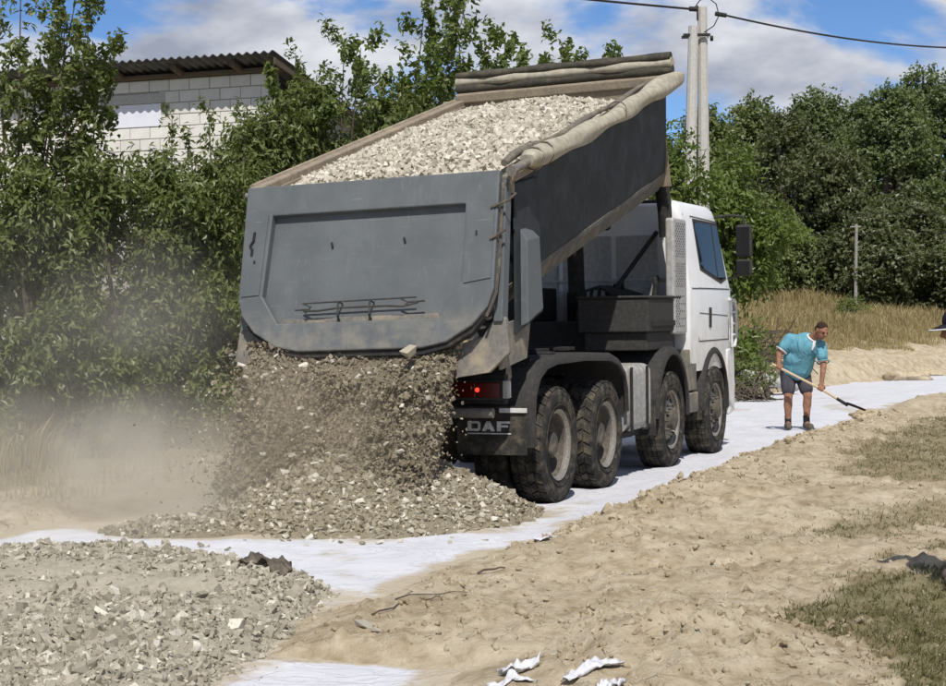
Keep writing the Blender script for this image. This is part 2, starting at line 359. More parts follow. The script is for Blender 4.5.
def make_ground():
    ys = [-80, -60, -40, -25, -14, -7, -2, 1, 3]
    y = 4.5
    while y < 55: ys.append(y); y *= 1.0044
    while y < 3000: ys.append(y); y *= 1.06
    ys = np.array(ys)
    tin = np.linspace(-1, 1, 370); tail = np.array([.02, .06, .14, .3, .6, 1.0])
    rows = []
    for yy in ys:
        w = .36 * max(yy, 0) + 2.6
        xs = np.concatenate([-(w + (2500 - w) * tail[::-1] ** 2), w * tin, w + (2500 - w) * tail ** 2]); rows.append(np.stack([xs, np.full_like(xs, yy)], 1))
    G = np.array(rows); ny, nx = G.shape[:2]; X = G[..., 0].ravel(); Y = G[..., 1].ravel(); Z = hgt(X, Y)
    idx = np.arange(ny * nx).reshape(ny, nx); F = np.stack([idx[:-1, :-1], idx[:-1, 1:], idx[1:, 1:], idx[1:, :-1]], -1).reshape(-1, 4)
    me = mesh_np('ground', np.stack([X, Y, Z], 1), F, {'grass': grass_amount(X, Y)})
    t = NT('sandy_ground')
    n1 = t.noise(.9, 6); n2 = t.noise(7, 5); n3 = t.noise(60, 4); g = t.attr('grass')
    c = t.mix(t.mr(n1, .35, .65), (.455, .37, .250), (.545, .462, .332)); c = t.mix(t.mr(n2, .45, .72), c, (.605, .53, .395)); c = t.mix(t.mr(n2, .50, .30), c, (.365, .29, .185))
    c = t.mix(t.math('MULTIPLY', t.mr(n3, .58, .74), .45), c, (.24, .19, .125))
    c = t.mix(t.math('MULTIPLY', t.mr(t.noise(2.3, 7, .75), .54, .66), .55), c, (.27, .212, .14))
    gr = t.mix(t.mr(t.noise(5, 5), .35, .65), (.21, .165, .085), (.15, .14, .06))
    c = t.mix(t.math('MULTIPLY', t.mr(t.math('ADD', g, t.math('MULTIPLY', t.math('SUBTRACT', t.noise(14, 4), .5), .8)), .30, .75), .75), c, gr)
    t.color(c); t.set(.97, 0, .1)
    t.bump(t.math('ADD', t.math('MULTIPLY', t.noise(26, 8, .7), 1.0), t.math('MULTIPLY', t.noise(110, 4, .7), .3)), .9, .03)
    o = obj_from('ground', me, t.m, None, 180); tag(o, kind='structure')
make_ground()
# ---- white geotextile laid along the road bed
HC = (-.95, 14.85)
def make_sheet():
    ys = []; y = 5.5
    while y < 75: ys.append(y); y *= 1.006
    ys = np.array(ys); ts = np.linspace(0, 1, 70)
    L = xl(ys) - .45; R = xr(ys) + .55
    X = L[:, None] + (R - L)[:, None] * ts[None]; Y = np.repeat(ys[:, None], len(ts), 1)
    # wrinkles running along and across the sheet
    ax = X * .93 - Y * .37; al = X * .37 + Y * .93
    Z = .006 + .075 * np.abs(fbm(ax * 1.6, al * .5, 71)) + .055 * np.maximum(0, fbm(ax * .6, al * 2.6, 72, 3)) + .012 * fbm(ax * 5, al * 3, 73)
    Z += .05 * np.exp(-((al - 26.2 + .3 * np.sin(ax)) / .10) ** 2) * (vn(ax * 3, al * 0, 75))     # overlap between two lengths
    ny, nx = X.shape; idx = np.arange(ny * nx).reshape(ny, nx); F = np.stack([idx[:-1, :-1], idx[:-1, 1:], idx[1:, 1:], idx[1:, :-1]], -1).reshape(-1, 4)
    dirt_tone = np.maximum.reduce([sst(.30, -.1, (X - xl(Y)) + .5 * fbm(X * 1.5, Y * 1.5, 76)) * sst(24, 16, Y), .9 * sst(.28, -.08, (xr(Y) - X) + .5 * fbm(X * 3, Y * 3, 77)), .85 * sst(1.25, .9, np.hypot((X - HC[0] + .4) / 2.0, (Y - HC[1]) / 1.5) + .5 * fbm(X * 2.5, Y * 2.5, 78)), .8 * sst(.25, -.1, -poly_in(X, Y, RUB) + .5 * fbm(X * 3, Y * 3, 79)), .55 * sst(.12, .3, fbm(X * 1.1, Y * .8, 80))])
    me = mesh_np('geotextile_sheet', np.stack([X.ravel(), Y.ravel(), Z.ravel()], 1), F, {'dirt_tone': dirt_tone.ravel()})
    t = NT('white_geotextile')
    s1 = t.noise(1.4, 6); s2 = t.noise(9, 5)
    c = t.mix(t.mr(s1, .3, .7), (.57, .575, .62), (.64, .645, .68)); st = t.math('MULTIPLY', t.mr(s1, .50, .74), t.mr(s2, .40, .68))
    dd = t.attr('dirt_tone'); c = t.mix(t.math('MULTIPLY', st, .75), c, (.50, .43, .32)); c = t.mix(t.mr(t.math('ADD', dd, t.math('MULTIPLY', t.math('SUBTRACT', t.noise(11, 6, .7), .5), 1.1)), .25, .85), c, t.mix(t.noise(20, 4), (.40, .34, .25), (.50, .44, .34))); t.color(c); t.set(.95, 0, .1); cr = t.math('ABSOLUTE', t.math('SUBTRACT', t.noise(2.2, 5, .6, dist=1.5), .5)); t.bump(t.math('ADD', t.mr(cr, .0, .05), t.math('MULTIPLY', t.noise(18, 4), .4)), .4, .03)
    o = obj_from('geotextile_sheet', me, t.m, None, 180)
    tag(o, 'white geotextile sheet unrolled along the sandy road bed under the truck', 'fabric sheet')
make_sheet()

# ------------------------------------------------------------------ stones
def hull_stone(seed, flat=1.0):
    r = np.random.default_rng(seed); bm = bmesh.new()
    asp = (r.uniform(.75, 1.15), r.uniform(.55, .8), r.uniform(.38, .62) * flat)
    for k in range(8):
        c = np.array([1 if k & 1 else -1, 1 if k & 2 else -1, 1 if k & 4 else -1]) * r.uniform(.30, 1.05, 3); bm.verts.new(tuple(c * asp))
    res = bmesh.ops.convex_hull(bm, input=bm.verts[:])
    bmesh.ops.delete(bm, geom=[g for g in res['geom_interior'] if isinstance(g, bmesh.types.BMVert)], context='VERTS')
    bmesh.ops.triangulate(bm, faces=bm.faces); bm.verts.ensure_lookup_table(); bm.verts.index_update(); bmesh.ops.recalc_face_normals(bm, faces=bm.faces)
    V = np.array([v.co[:] for v in bm.verts]); F = np.array([[v.index for v in f.verts] for f in bm.faces]); bm.free(); return V, F
HULLS = [hull_stone(100 + i) for i in range(16)]
def rot_rand(n, r):
    q = r.normal(size=(n, 4)); q /= np.linalg.norm(q, axis=1)[:, None]; w, x, y, z = q.T
    return np.stack([1 - 2 * (y * y + z * z), 2 * (x * y - z * w), 2 * (x * z + y * w), 2 * (x * y + z * w), 1 - 2 * (x * x + z * z), 2 * (y * z - x * w),
                     2 * (x * z - y * w), 2 * (y * z + x * w), 1 - 2 * (x * x + y * y)], 1).reshape(n, 3, 3)
def stones_arrays(P, S, seed, dirt_tone=None):
    r = np.random.default_rng(seed); n = len(P); Rm = rot_rand(n, r); which = r.integers(0, len(HULLS), n); rnd = r.random(n)
    if dirt_tone is not None: rnd = np.clip(rnd * dirt_tone, 0, 1)
    Vs = []; Fs = []; A = []; off = 0
    for h, (V, F) in enumerate(HULLS):
        ii = np.where(which == h)[0]
        if not len(ii): continue
        W_ = np.einsum('nij,vj->nvi', Rm[ii], V) * np.asarray(S)[ii][:, None, None] + np.asarray(P)[ii][:, None, :]
        Vs.append(W_.reshape(-1, 3)); Fs.append((F[None] + (np.arange(len(ii)) * len(V))[:, None, None] + off).reshape(-1, 3)); A.append(np.repeat(rnd[ii], len(V))); off += len(ii) * len(V)
    return np.concatenate(Vs), np.concatenate(Fs), np.concatenate(A)
def stone_mat(name, lo, hi, pale, objrand=False):
    t = NT(name); r = t.rand() if objrand else t.attr('rnd'); n = t.noise(30, 4)
    c = t.mix(t.mr(r, .05, .75, smooth=False), lo, hi); c = t.mix(t.mr(r, .86, .93), c, pale); c = t.mix(t.math('MULTIPLY', t.mr(n, .4, .65), .3), c, tuple(v * .6 for v in lo))
    t.color(c); t.set(.97, 0, .1); t.bump(t.noise(60, 4), .3, .004); return t.m
M['rubble'] = stone_mat('rubble_stone', (.27, .245, .19), (.42, .385, .31), (.62, .59, .50))
M['heap'] = stone_mat('heap_stone', (.215, .185, .13), (.385, .34, .255), (.64, .60, .51))
M['load_stone'] = stone_mat('load_stone', (.40, .36, .285), (.60, .55, .46), (.72, .68, .59))
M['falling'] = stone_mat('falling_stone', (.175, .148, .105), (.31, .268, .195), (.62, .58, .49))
M['single_stone'] = stone_mat('single_stone', (.28, .25, .185), (.45, .405, .315), (.66, .62, .53), True)
M['pale_stone'] = stone_mat('pale_stone', (.50, .47, .40), (.64, .60, .51), (.70, .67, .59), True)
STONE_MESHES = []
for i, (V, F) in enumerate(HULLS[:12]):
    for mk in ('single_stone', 'pale_stone'):
        me = mesh_np('stone', V, F, {'rnd': np.full(len(V), .5)}); me.materials.append(M[mk]); STONE_MESHES.append(me)
def stone(p, size, label, group, pale=False, r=random):
    o = bpy.data.objects.new('stone', STONE_MESHES[2 * r.randrange(12) + (1 if pale else 0)]); COL.objects.link(o)
    o.location = p; o.scale = (size, size * r.uniform(.85, 1.1), size * r.uniform(.85, 1.1)); o.rotation_euler = (r.uniform(-.5, .5), r.uniform(-.5, .5), r.uniform(0, 6.28))
    return tag(o, label, 'stone', group)
def grid_mesh(x0, x1, y0, y1, st, hf, mask):
    xs = np.arange(x0, x1 + st, st); ys = np.arange(y0, y1 + st, st); X, Y = np.meshgrid(xs, ys); Z = hf(X, Y); ok = mask(X, Y)
    idx = np.arange(X.size).reshape(X.shape); F = np.stack([idx[:-1, :-1], idx[:-1, 1:], idx[1:, 1:], idx[1:, :-1]], -1).reshape(-1, 4)
    okf = ok.ravel()[F].all(1); F = F[okf]; used = np.unique(F); remap = -np.ones(X.size, int); remap[used] = np.arange(len(used))
    return np.stack([X.ravel(), Y.ravel(), Z.ravel()], 1)[used], remap[F]
# rubble layer in the foreground, with two wheel ruts
def rub_h(x, y):
    d = poly_in(x, y, RUB) + fbm(x * 3, y * 3, 81) * .35
    # ruts curve across the layer
    rc = y - (9.55 + .22 * (x + 2.2)); rc2 = y - (10.55 + .20 * (x + 2.2))
    rut = np.exp(-(rc / .13) ** 2) + .8 * np.exp(-(rc2 / .12) ** 2); lip = np.exp(-((rc - .30) / .14) ** 2) + .7 * np.exp(-((rc + .30) / .14) ** 2)
    k = sst(-1.15, -1.6, x)
    return -.03 + .235 * sst(-.05, .62, d) + .10 * fbm(x * 1.5, y * 1.5, 82) + .06 * fbm(x * 6, y * 6, 83) - k * .10 * rut + k * .06 * lip
def rut_amt(x, y):
    rc = y - (9.55 + .22 * (x + 2.2)); rc2 = y - (10.55 + .20 * (x + 2.2)); k = sst(-1.15, -1.6, x)
    return np.clip(k * (np.exp(-((rc + .05) / .34) ** 2) + np.exp(-((rc2 + .03) / .24) ** 2)) + .75 * sst(.52, .68, vn(x * 1.7, y * 1.7, 85)), 0, 1)
def join_va(parts):
    Vs = []; Fs = []; A = []; off = 0
    for V, F, a in parts:
        if F.shape[1] == 4: F = np.concatenate([F[:, [0, 1, 2]], F[:, [0, 2, 3]]])
        Vs.append(V); Fs.append(F + off); A.append(a); off += len(V)
    return np.concatenate(Vs), np.concatenate(Fs), np.concatenate(A)
def make_rubble():
    r = np.random.default_rng(5)
    base = grid_mesh(-6, -.6, 6.4, 12.7, .035, rub_h, lambda X, Y: poly_in(X, Y, RUB) > -.25)
    n = 95000; X = r.uniform(-6, -.5, n); Y = r.uniform(6.4, 12.6, n)
    d = poly_in(X, Y, RUB) + fbm(X * 3, Y * 3, 81) * .35
    keep = (d > -.12) & (X > -.29 * Y - .5) & (r.random(n) < np.clip(.25 + d * 3, .15, 1)) & (r.random(n) > .90 * rut_amt(X, Y))
    X, Y = X[keep], Y[keep]; s = .006 + .027 * r.random(len(X)) ** 2.8
    P = np.stack([X, Y, rub_h(X, Y) + s * r.uniform(-.25, .35, len(X))], 1)
    big = r.random(len(X)) < .13; s[big] *= r.uniform(1.3, 1.9, big.sum())
    V, F, A = stones_arrays(P, s, 6)
    V, F, A = join_va([(base[0], base[1], .25 + .35 * np.clip(fbm(base[0][:, 0] * 9, base[0][:, 1] * 9, 84) + .5, 0, 1)), (V, F, A)])
    o = obj_from('rubble_layer', mesh_np('rubble_layer', V, F, {'rnd': A}), M['rubble'])
    tag(o, 'spread layer of crushed limestone with wheel ruts over white sheet', 'rubble', kind='stuff')
    # the largest lumps, one by one
    rr = random.Random(9); k = 0
    while k < 165:
        x = rr.uniform(-3.4, -.85); y = rr.uniform(7.6, 12.2); d = poly_in(np.array([x]), np.array([y]), RUB)[0]
        if d < .02 or x < -.28 * y - .2 or rr.random() < rut_amt(np.array([x]), np.array([y]))[0]: continue
        s = rr.uniform(.020, .038)
        stone((x, y, float(rub_h(np.array([x]), np.array([y]))[0]) + s * .3), s, 'angular limestone lump lying in the spread rubble layer', 'larger lumps in the spread rubble', rr.random() < .12, rr); k += 1
make_rubble()
# heap under the tailgate
HC = (-.95, 14.85); HRX, HRY = 1.52, 1.58
def heap_h(x, y):
    rx = (x - HC[0]) / HRX; ry = (y - HC[1]) / HRY; r_ = np.sqrt(rx * rx + ry * ry) + .16 * fbm(x * 1.6, y * 1.6, 93)
    q_ = 1 - r_; h = .76 * np.where(q_ > 0, np.abs(q_) ** .92, np.maximum(q_, -.2)) + .12 * sst(1.0, .5, r_) * fbm(x * 2.4, y * 2.4, 91) + .08 * fbm(x * 8, y * 8, 92) - .015
    sp = .15 * sst(.92, .15, np.hypot((x + 2.35) / 1.15, (y - 14.0) / .9)) - .05 + .04 * fbm(x * 5, y * 5, 94)          # thin spill to the hedge side
    return np.maximum(h, sp)
def make_heap():
    r = np.random.default_rng(15)
    inh = lambda X, Y: (((X - HC[0]) / (HRX * 1.1)) ** 2 + ((Y - HC[1]) / (HRY * 1.1)) ** 2 < 1) | (((X + 2.35) / 1.2) ** 2 + ((Y - 14.0) / .95) ** 2 < 1)
    base = grid_mesh(-3.9, 1.1, 12.7, 16.4, .04, heap_h, inh)
    n = 42000; X = r.uniform(-3.8, 1.0, n); Y = r.uniform(12.8, 16.2, n); h = heap_h(X, Y); keep = inh(X, Y) & (h > .012) & (r.random(n) < np.clip(.15 + h * 6, 0, 1)) & (Y < 15.6); X, Y, h = X[keep], Y[keep], h[keep]
    s = .009 + .030 * r.random(len(X)) ** 2.2; P = np.stack([X, Y, h + s * r.uniform(-.2, .4, len(X))], 1)
    V, F, A = stones_arrays(P, s, 16, np.where(h > .42, .7, 1.0))  # upper stones browner like the fall, its shadow painted into their tone
    V, F, A = join_va([(base[0], base[1], .05 + .2 * np.clip(fbm(base[0][:, 0] * 6, base[0][:, 1] * 6, 97) + .5, 0, 1)), (V, F, A)])
    o = obj_from('gravel_heap', mesh_np('gravel_heap', V, F, {'rnd': A}), M['heap'])
    tag(o, 'fresh heap of limestone gravel growing under the open tailgate', 'gravel heap', kind='stuff')
    rr = random.Random(19)
    for k in range(95):
        a = rr.uniform(-2.9, .25) if k < 80 else rr.uniform(0, 6.28); q = rr.uniform(.35, 1.06); x = HC[0] + HRX * .93 * q * math.cos(a); y = HC[1] + HRY * .93 * q * math.sin(a); s = rr.uniform(.030, .056)
        stone((x, y, max(float(heap_h(np.array([x]), np.array([y]))[0]), .0) + s * .35), s, 'pale angular lump on the heap under the tailgate', 'larger lumps on the heap under the tailgate', rr.random() < .5, rr)
    for k in range(16):
        x = rr.uniform(-2.1, .3); y = rr.uniform(12.75, 13.3); s = rr.uniform(.02, .036)
        stone((x, y, .018 + s * .2), s, 'single stone rolled from the heap onto the white sheet', 'stones rolled onto the white sheet', rr.random() < .4, rr)
make_heap()

# ------------------------------------------------------------------ the dump truck (local: X right, Y forward, Z up; rear axle at Y=0)
TX, TY, YAW = -.382, 16.208, rad(21.95)
truck = empty('dump_truck', (TX, TY, 0), -YAW)
tag(truck, 'eight-wheel tipper truck with white cab and raised grey bed dumping gravel', 'dump truck')
TM = Matrix.Translation((TX, TY, 0)) @ Matrix.Rotation(-YAW, 4, 'Z')
AX = [0, 1.40, 3.786, 5.744]; TR = .53
def build_tyre_lathe():
    m = MB(); R = TR; w = .15
    prof = [(-.11, .30), (-.145, .36), (-.155, .43), (-.15, .485), (-.128, .512), (-.06, .520), (.06, .520), (.128, .512), (.15, .485), (.155, .43), (.145, .36), (.11, .30), (.0, .285)]
    m.lathe(prof, 48, 'x', True)
    for x in (-.152, .152):      # moulded rings on the sidewalls
        for r_ in (.365, .455): m.lathe([(x - .004, r_ - .006), (x + .004, r_ - .006), (x + .004, r_ + .006), (x - .004, r_ + .006)], 48, 'x', True)
    return m
def tread_mb(kind):
    m = MB(); n = 30 if kind == 'block' else 44
    for k in range(n):
        a = 2 * math.pi * k / n
        for j, (x0, x1, da) in enumerate(((-.140, -.078, .05), (-.068, -.006, -.03), (.006, .068, .03), (.078, .140, -.05)) if kind == 'block' else ((-.140, -.085, 0), (-.073, -.032, 0), (-.02, .02, 0), (.032, .073, 0), (.085, .140, 0))):
            w = (2 * math.pi / n) * (.40 if kind == 'block' else .455); aa = a + da + (.5 * 2 * math.pi / n if j % 2 and kind == 'block' else 0)
            sk = .035 if kind == 'block' else 0.0
            for_v = []
            for xx, s_ in ((x0, -1), (x1, 1)):
                for q in (-1, 1):
                    for rr in (.508, .533 - (.012 if abs(xx) > .12 else 0)):
                        t = aa + q * w + sk * s_ * (1 if j % 2 else -1); for_v.append((xx, rr * math.cos(t), rr * math.sin(t)))
            m.add(for_v, [(0, 2, 3, 1), (4, 5, 7, 6), (0, 1, 5, 4), (2, 6, 7, 3), (1, 3, 7, 5), (0, 4, 6, 2)])
    return m
ty_me = None
def wheel_proto(kind):
    """wheel origin at the axle centre of the outer tyre; +X points outward"""
    global ty_me
    hub = MB()
    if kind == 'rear':
        hub.lathe([(-.30, .0), (-.30, .15), (-.06, .15), (-.05, .125), (.075, .118), (.095, .10), (.10, .0)], 24)
        for k in range(10): a = 2 * math.pi * k / 10; hub.tube([(-.06, .165 * math.cos(a), .165 * math.sin(a)), (-.008, .165 * math.cos(a), .165 * math.sin(a))], .016, 6)
    else:
        hub.lathe([(-.20, .0), (-.20, .14), (.05, .14), (.10, .12), (.165, .11), (.18, .09), (.185, 0)], 24)
        for k in range(10): a = 2 * math.pi * k / 10; hub.tube([(.10, .165 * math.cos(a), .165 * math.sin(a)), (.145, .165 * math.cos(a), .165 * math.sin(a))], .016, 6)
    w = hub.build('wheel', M['hub'], None, 0, 35)
    def tyre(x):
        o = obj_from('tyre', ty_me, None, w); o.location = (x, 0, 0)
        return o
    if ty_me is None:
        o = build_tyre_lathe().build('tyre', M['rubber'], None, 0, 40); ty_me = o.data; bpy.data.objects.remove(o)
    xs = (0,) if kind != 'rear' else (0, -.345)
    tr = tread_mb('block' if kind == 'rear' else 'rib')
    tm = None
    for x in xs:
        tyre(x)
        if tm is None: o = tr.build('tread', M['tread'], w); tm = o.data
        else: o = obj_from('tread', tm, None, w)
        o.location = (x, 0, 0)
        rim = MB()
        disc = MB()
        if kind == 'rear':
            s = 1 if x == 0 else -1
            rim.lathe([(x + s * .125, .298), (x + s * .140, .322), (x + s * .118, .322), (x + s * .085, .300), (x + s * .085, .288), (x + s * .11, .284)], 36, 'x', True)
            disc.lathe([(x + s * .084, .298), (x + s * .084, .282), (x + s * .01, .268), (x - s * .035, .235), (x - s * .045, .19), (x - s * .035, .12), (x - s * .08, .12), (x - s * .09, .21), (x - s * .06, .285)], 36, 'x', True)
        else:
            rim.lathe([(.125, .298), (.135, .322), (.118, .322), (.09, .288), (.045, .276), (-.06, .276), (-.06, .295), (.05, .298)], 36, 'x', True)
            disc.lathe([(.040, .274), (.075, .240), (.10, .19), (.105, .12), (.08, .12), (.07, .19), (.04, .225), (.0, .268)], 36, 'x', True)
        disc.build('wheel_disc', M['hub'] if kind == 'rear' else M['rim'], w, 0, 30)
        rim.build('rim', M['rim'], w, 0, 30)
        hh = MB()
        for k in range(10):
            a = 2 * math.pi * (k + .5) / 10; c, s_ = math.cos(a), math.sin(a); r_ = .228
            xx = x - .044 if kind == 'rear' and x == 0 else (.083 if kind != 'rear' else x + .044)
            hh.tube([(xx - .006, r_ * c, r_ * s_), (xx + .008, r_ * c, r_ * s_)], .026, 8)
        tag(hh.build('hand_holes', M['hole'], w), kind='stuff')
    return w
wp = {k: wheel_proto(k) for k in ('rear', 'front')}
first = {'rear': True, 'front': True}
for i, y in enumerate(AX):
    kind = 'rear' if i < 2 else 'front'
    for sd in (1, -1):
        if first[kind]: o = wp[kind]; o.parent = truck; first[kind] = False
        else: o = copy_tree(wp[kind], truck)
        o.location = (sd * 1.095, y, TR); o.rotation_euler = (.3 * i + .7 * sd, 0, 0 if sd > 0 else math.pi)
# chassis
for sd in (1, -1):
    MB().prism([(-1.05, .80), (6.3, .80), (6.3, 1.06), (-1.05, 1.06)], sd * .38, sd * .46).build('chassis_rail', M['black_steel'], truck, .006)
cmb = MB()
for y in (-.9, .7, 2.2, 3.0, 4.4): cmb.box((-.378, y - .06, .84), (.378, y + .06, 1.02))
cmb.each('cross_member', M['black_steel'], truck, .006)
for y in AX:
    m = MB(); m.tube([(-.92, y, TR), (.92, y, TR)], .075, 12); m.lathe([(-.25, 0.05), (-.2, .2), (.0, .25), (.2, .2), (.25, .05)], 14)
    for i in range(len(m.v) - 14 * 5, len(m.v)): p = m.v[i]; m.v[i] = (p[0], p[1] + y, p[2] + TR)
    m.build('axle', M['black_steel'], truck, 0, 40)
for sd in (1, -1):      # leaf springs
    m = MB()
    for k in range(4): m.box((sd * .47, -.45 + .05 * k, .60 + .035 * k), (sd * .56, 1.85 - .05 * k, .63 + .035 * k))
    m.build('leaf_spring', M['black_steel'], truck)
# fenders
def arch(path, x0, x1, th, name, mat, lip=.055, parent=truck):
    n = len(path); nrm = []
    for i in range(n):
        a = Vector(path[max(0, i - 1)]); b = Vector(path[min(n - 1, i + 1)]); d = (b - a).normalized(); nrm.append(Vector((-d.y, d.x)))
    outer = [Vector(p) + nrm[i] * th for i, p in enumerate(path)]; inner = [Vector(p) for p in path]; lipp = [Vector(p) - nrm[i] * lip for i, p in enumerate(path)]
    m = MB(); rs = []
    for i in range(n):
        o_, a_, l_ = outer[i], inner[i], lipp[i]; xm = x1 - (.03 if x1 > 0 else -.03)
        o2 = o_ - nrm[i] * .035
        rs.append([(x0, o_.x, o_.y), (xm, o_.x, o_.y), (x1, o2.x, o2.y), (x1, l_.x, l_.y), (xm, l_.x, l_.y), (xm, a_.x, a_.y), (x0, a_.x, a_.y)])
    m.rings(rs); return m.build(name, mat, parent, 0, 45)
def rear_path():
    pts = [(-.70, .56), (-.74, .80), (-.70, 1.02), (-.58, 1.18), (-.38, 1.27), (-.1, 1.305), (.7, 1.315), (1.5, 1.29), (1.78, 1.23), (1.97, 1.11), (2.05, .95), (2.07, .72)]
    return pts
def half_arch(y, r_=.66, z=.60, a0=-4, a1=186):
    return [(y - r_ * math.cos(rad(a)), z + r_ * 1.05 * math.sin(rad(a))) for a in np.linspace(a0, a1, 15)]
for sd in (1, -1):
    arch(rear_path(), sd * .60, sd * 1.265, .03, 'rear_fender', M['black_plastic'], .05)
    arch(half_arch(AX[2], .65, .62), sd * .62, sd * 1.262, .03, 'middle_fender', M['black_plastic'], .055)
    arch(half_arch(AX[3], .63, .60), sd * .62, sd * 1.245, .03, 'front_fender', M['black_plastic'], .045)
    MB().box((min(sd * .93, sd * 1.25), 3.06, .40), (max(sd * .93, sd * 1.25), 3.09, .78)).build('splash_guard', M['rubber'], truck, .004)
    MB().box((min(sd * .93, sd * 1.25), 5.02, .45), (max(sd * .93, sd * 1.25), 5.05, .62)).build('splash_guard', M['rubber'], truck, .004)
    # bolts and brackets on the fender crown
    m = MB()
    for y in (-.48, .15): m.tube([(sd * .75, y, 1.345 + (0 if y > 0 else -.04)), (sd * 1.15, y + .0, 1.345 + (0 if y > 0 else -.04))], .022, 8)
    for y in (.55, 1.3): m.box((min(sd * .62, sd * .95), y - .3, 1.352), (max(sd * .62, sd * .95), y + .02, 1.385))
    m.each('fender_bracket', M['black_steel'], truck, .004)
# mud flap with the maker's mark
flap = MB().prism([(-1.24, .50), (-.60, .50), (-.60, .92), (-1.24, .92)], -.86, -.84, 'y').build('mud_flap', M['rubber'], truck, .003)
flap2 = MB().prism([(.60, .50), (1.24, .50), (1.24, .92), (.60, .92)], -.86, -.84, 'y').build('mud_flap', M['rubber'], truck, .003)
def lettering(parent, x0, z0, h, w, y):
    """three heavy letters and the bar under them"""
    m = MB(); th = .004; s = w / 3.35
    def poly(P): m.prism([(x0 + p * s, z0 + q * h) for p, q in P], y - th, y, 'y')
    poly([(0, 0), (.30, 0), (.30, 1), (0, 1)]); poly([(.30, .76), (.72, .76), (.80, .70), (1.0, .82), (.86, 1), (.30, 1)]); poly([(.30, 0), (.86, 0), (1.0, .18), (.80, .30), (.72, .24), (.30, .24)]); poly([(.80, .30), (1.0, .18), (1.0, .82), (.80, .70)])
    o = 1.12; poly([(o, 0), (o + .28, 0), (o + .62, 1), (o + .36, 1)]); poly([(o + .62, 1), (o + .36, 1), (o + .70, 0), (o + 1.0, 0)]); poly([(o + .28, .20), (o + .72, .20), (o + .64, .42), (o + .38, .42)])
    o = 2.28; poly([(o, 0), (o + .30, 0), (o + .30, 1), (o, 1)]); poly([(o + .30, .78), (o + 1.0, .78), (o + 1.0, 1), (o + .30, 1)]); poly([(o + .30, .40), (o + .85, .40), (o + .85, .62), (o + .30, .62)])
    m.box((x0, y - th, z0 - .30 * h), (x0 + w, y, z0 - .10 * h - .008))
    return m.build('lettering', M['white_trim'], parent)
lettering(flap2, .70, .705, .085, .40, -.862)
lettering(flap, -1.10, .705, .085, .40, -.862)
m = MB().box((1.00, -.885, .865), (1.25, -.862, .905)).build('reflector', M['white_trim'], truck, .004)
# tail light clusters, bumper tube, rear plate
MB().box((-1.12, -1.06, .95), (1.12, -.96, 1.20)).build('rear_crossbar', M['black_steel'], truck, .01)
for sd in (1, -1):
    a, b = sorted((sd * .42, sd * 1.12)); h = MB().box((a, -1.10, .985), (b, -1.063, 1.15)).build('tail_light', M['black_plastic'], truck, .006)
    for k in range(3):
        u_, v_ = sorted((sd * (.45 + .22 * k), sd * (.66 + .22 * k)))
        MB().box((u_, -1.125, 1.005), (v_, -1.101, 1.135)).build('lens', M['lens'], h, .008)
    m = MB(); m.lathe([(-.008, 0.0), (-.008, .015), (.008, .019), (.012, 0)], 12, 'y'); m.v = [(p[0] + sd * .90, p[1] - 1.135, p[2] + 1.072) for p in m.v]
    m.build('lit_bulb', M['lamp'], h)
    MB().box((min(sd * 1.125, sd * 1.17), -1.12, 1.0), (max(sd * 1.125, sd * 1.17), -1.03, 1.15)).build('side_marker', M['silver'], truck, .006)
MB().tube([(-1.10, -1.12, .875), (1.04, -1.12, .875)], .042, 14).build('bumper_tube', M['dusty_steel'], truck, 0, 40)
m = MB()
for sd in (1, -1): m.box((min(sd * .40, sd * .48), -1.10, .83), (max(sd * .40, sd * .48), -.80, .95))
m.each('bumper_bracket', M['black_steel'], truck, .005)
MB().box((-.378, -1.0, .62), (.378, -.97, .94)).build('rear_plate', M['black_steel'], truck, .005)
# ribbed tank between the axles
for sd in (1,):
    m = MB(); prof = []
    for i in range(29):
        y = 2.12 + i * (.86 / 28); k = .5 + .5 * math.cos(2 * math.pi * (i / 28) * 5); e = .035 * k
        x0, x1, z0, z1 = .62, 1.19 + e, .52 - e, 1.14 + e; r_ = .10; ring = []
        for cx_, cz_, a0 in ((x1 - r_, z1 - r_, 0), (x0 + r_, z1 - r_, 90), (x0 + r_, z0 + r_, 180), (x1 - r_, z0 + r_, 270)):
            for q in range(5): a = rad(a0 + 22.5 * q); ring.append((cx_ + r_ * math.cos(a), y, cz_ + r_ * math.sin(a)))
        prof.append(ring)
    tank = m.rings(prof).build('ribbed_tank', M['silver'], truck, 0, 50)
    m = MB()
    for y in (2.28, 2.84): m.box((.60, y - .03, .485), (1.235, y + .03, .50)); m.box((1.222, y - .03, .50), (1.236, y + .03, 1.15))
    m.each('tank_strap', M['black_steel'], tank)
    m = MB(); m.tube([(.9, 2.5, 1.17), (.9, 2.5, 1.24)], .06, 14); m.build('tank_cap', M['black_plastic'], tank, .004)
    m = MB(); m.box((.55, 2.15, .42), (1.1, 2.95, .48)); m.tube([(.7, 2.3, .40), (.7, 2.9, .36), (1.0, 3.0, .42)], .03, 8); m.build('tank_bracket', M['black_steel'], tank, .005)
MB().box((-1.15, 2.2, .55), (-.62, 2.95, 1.1)).build('battery_box', M['black_plastic'], truck, .02)
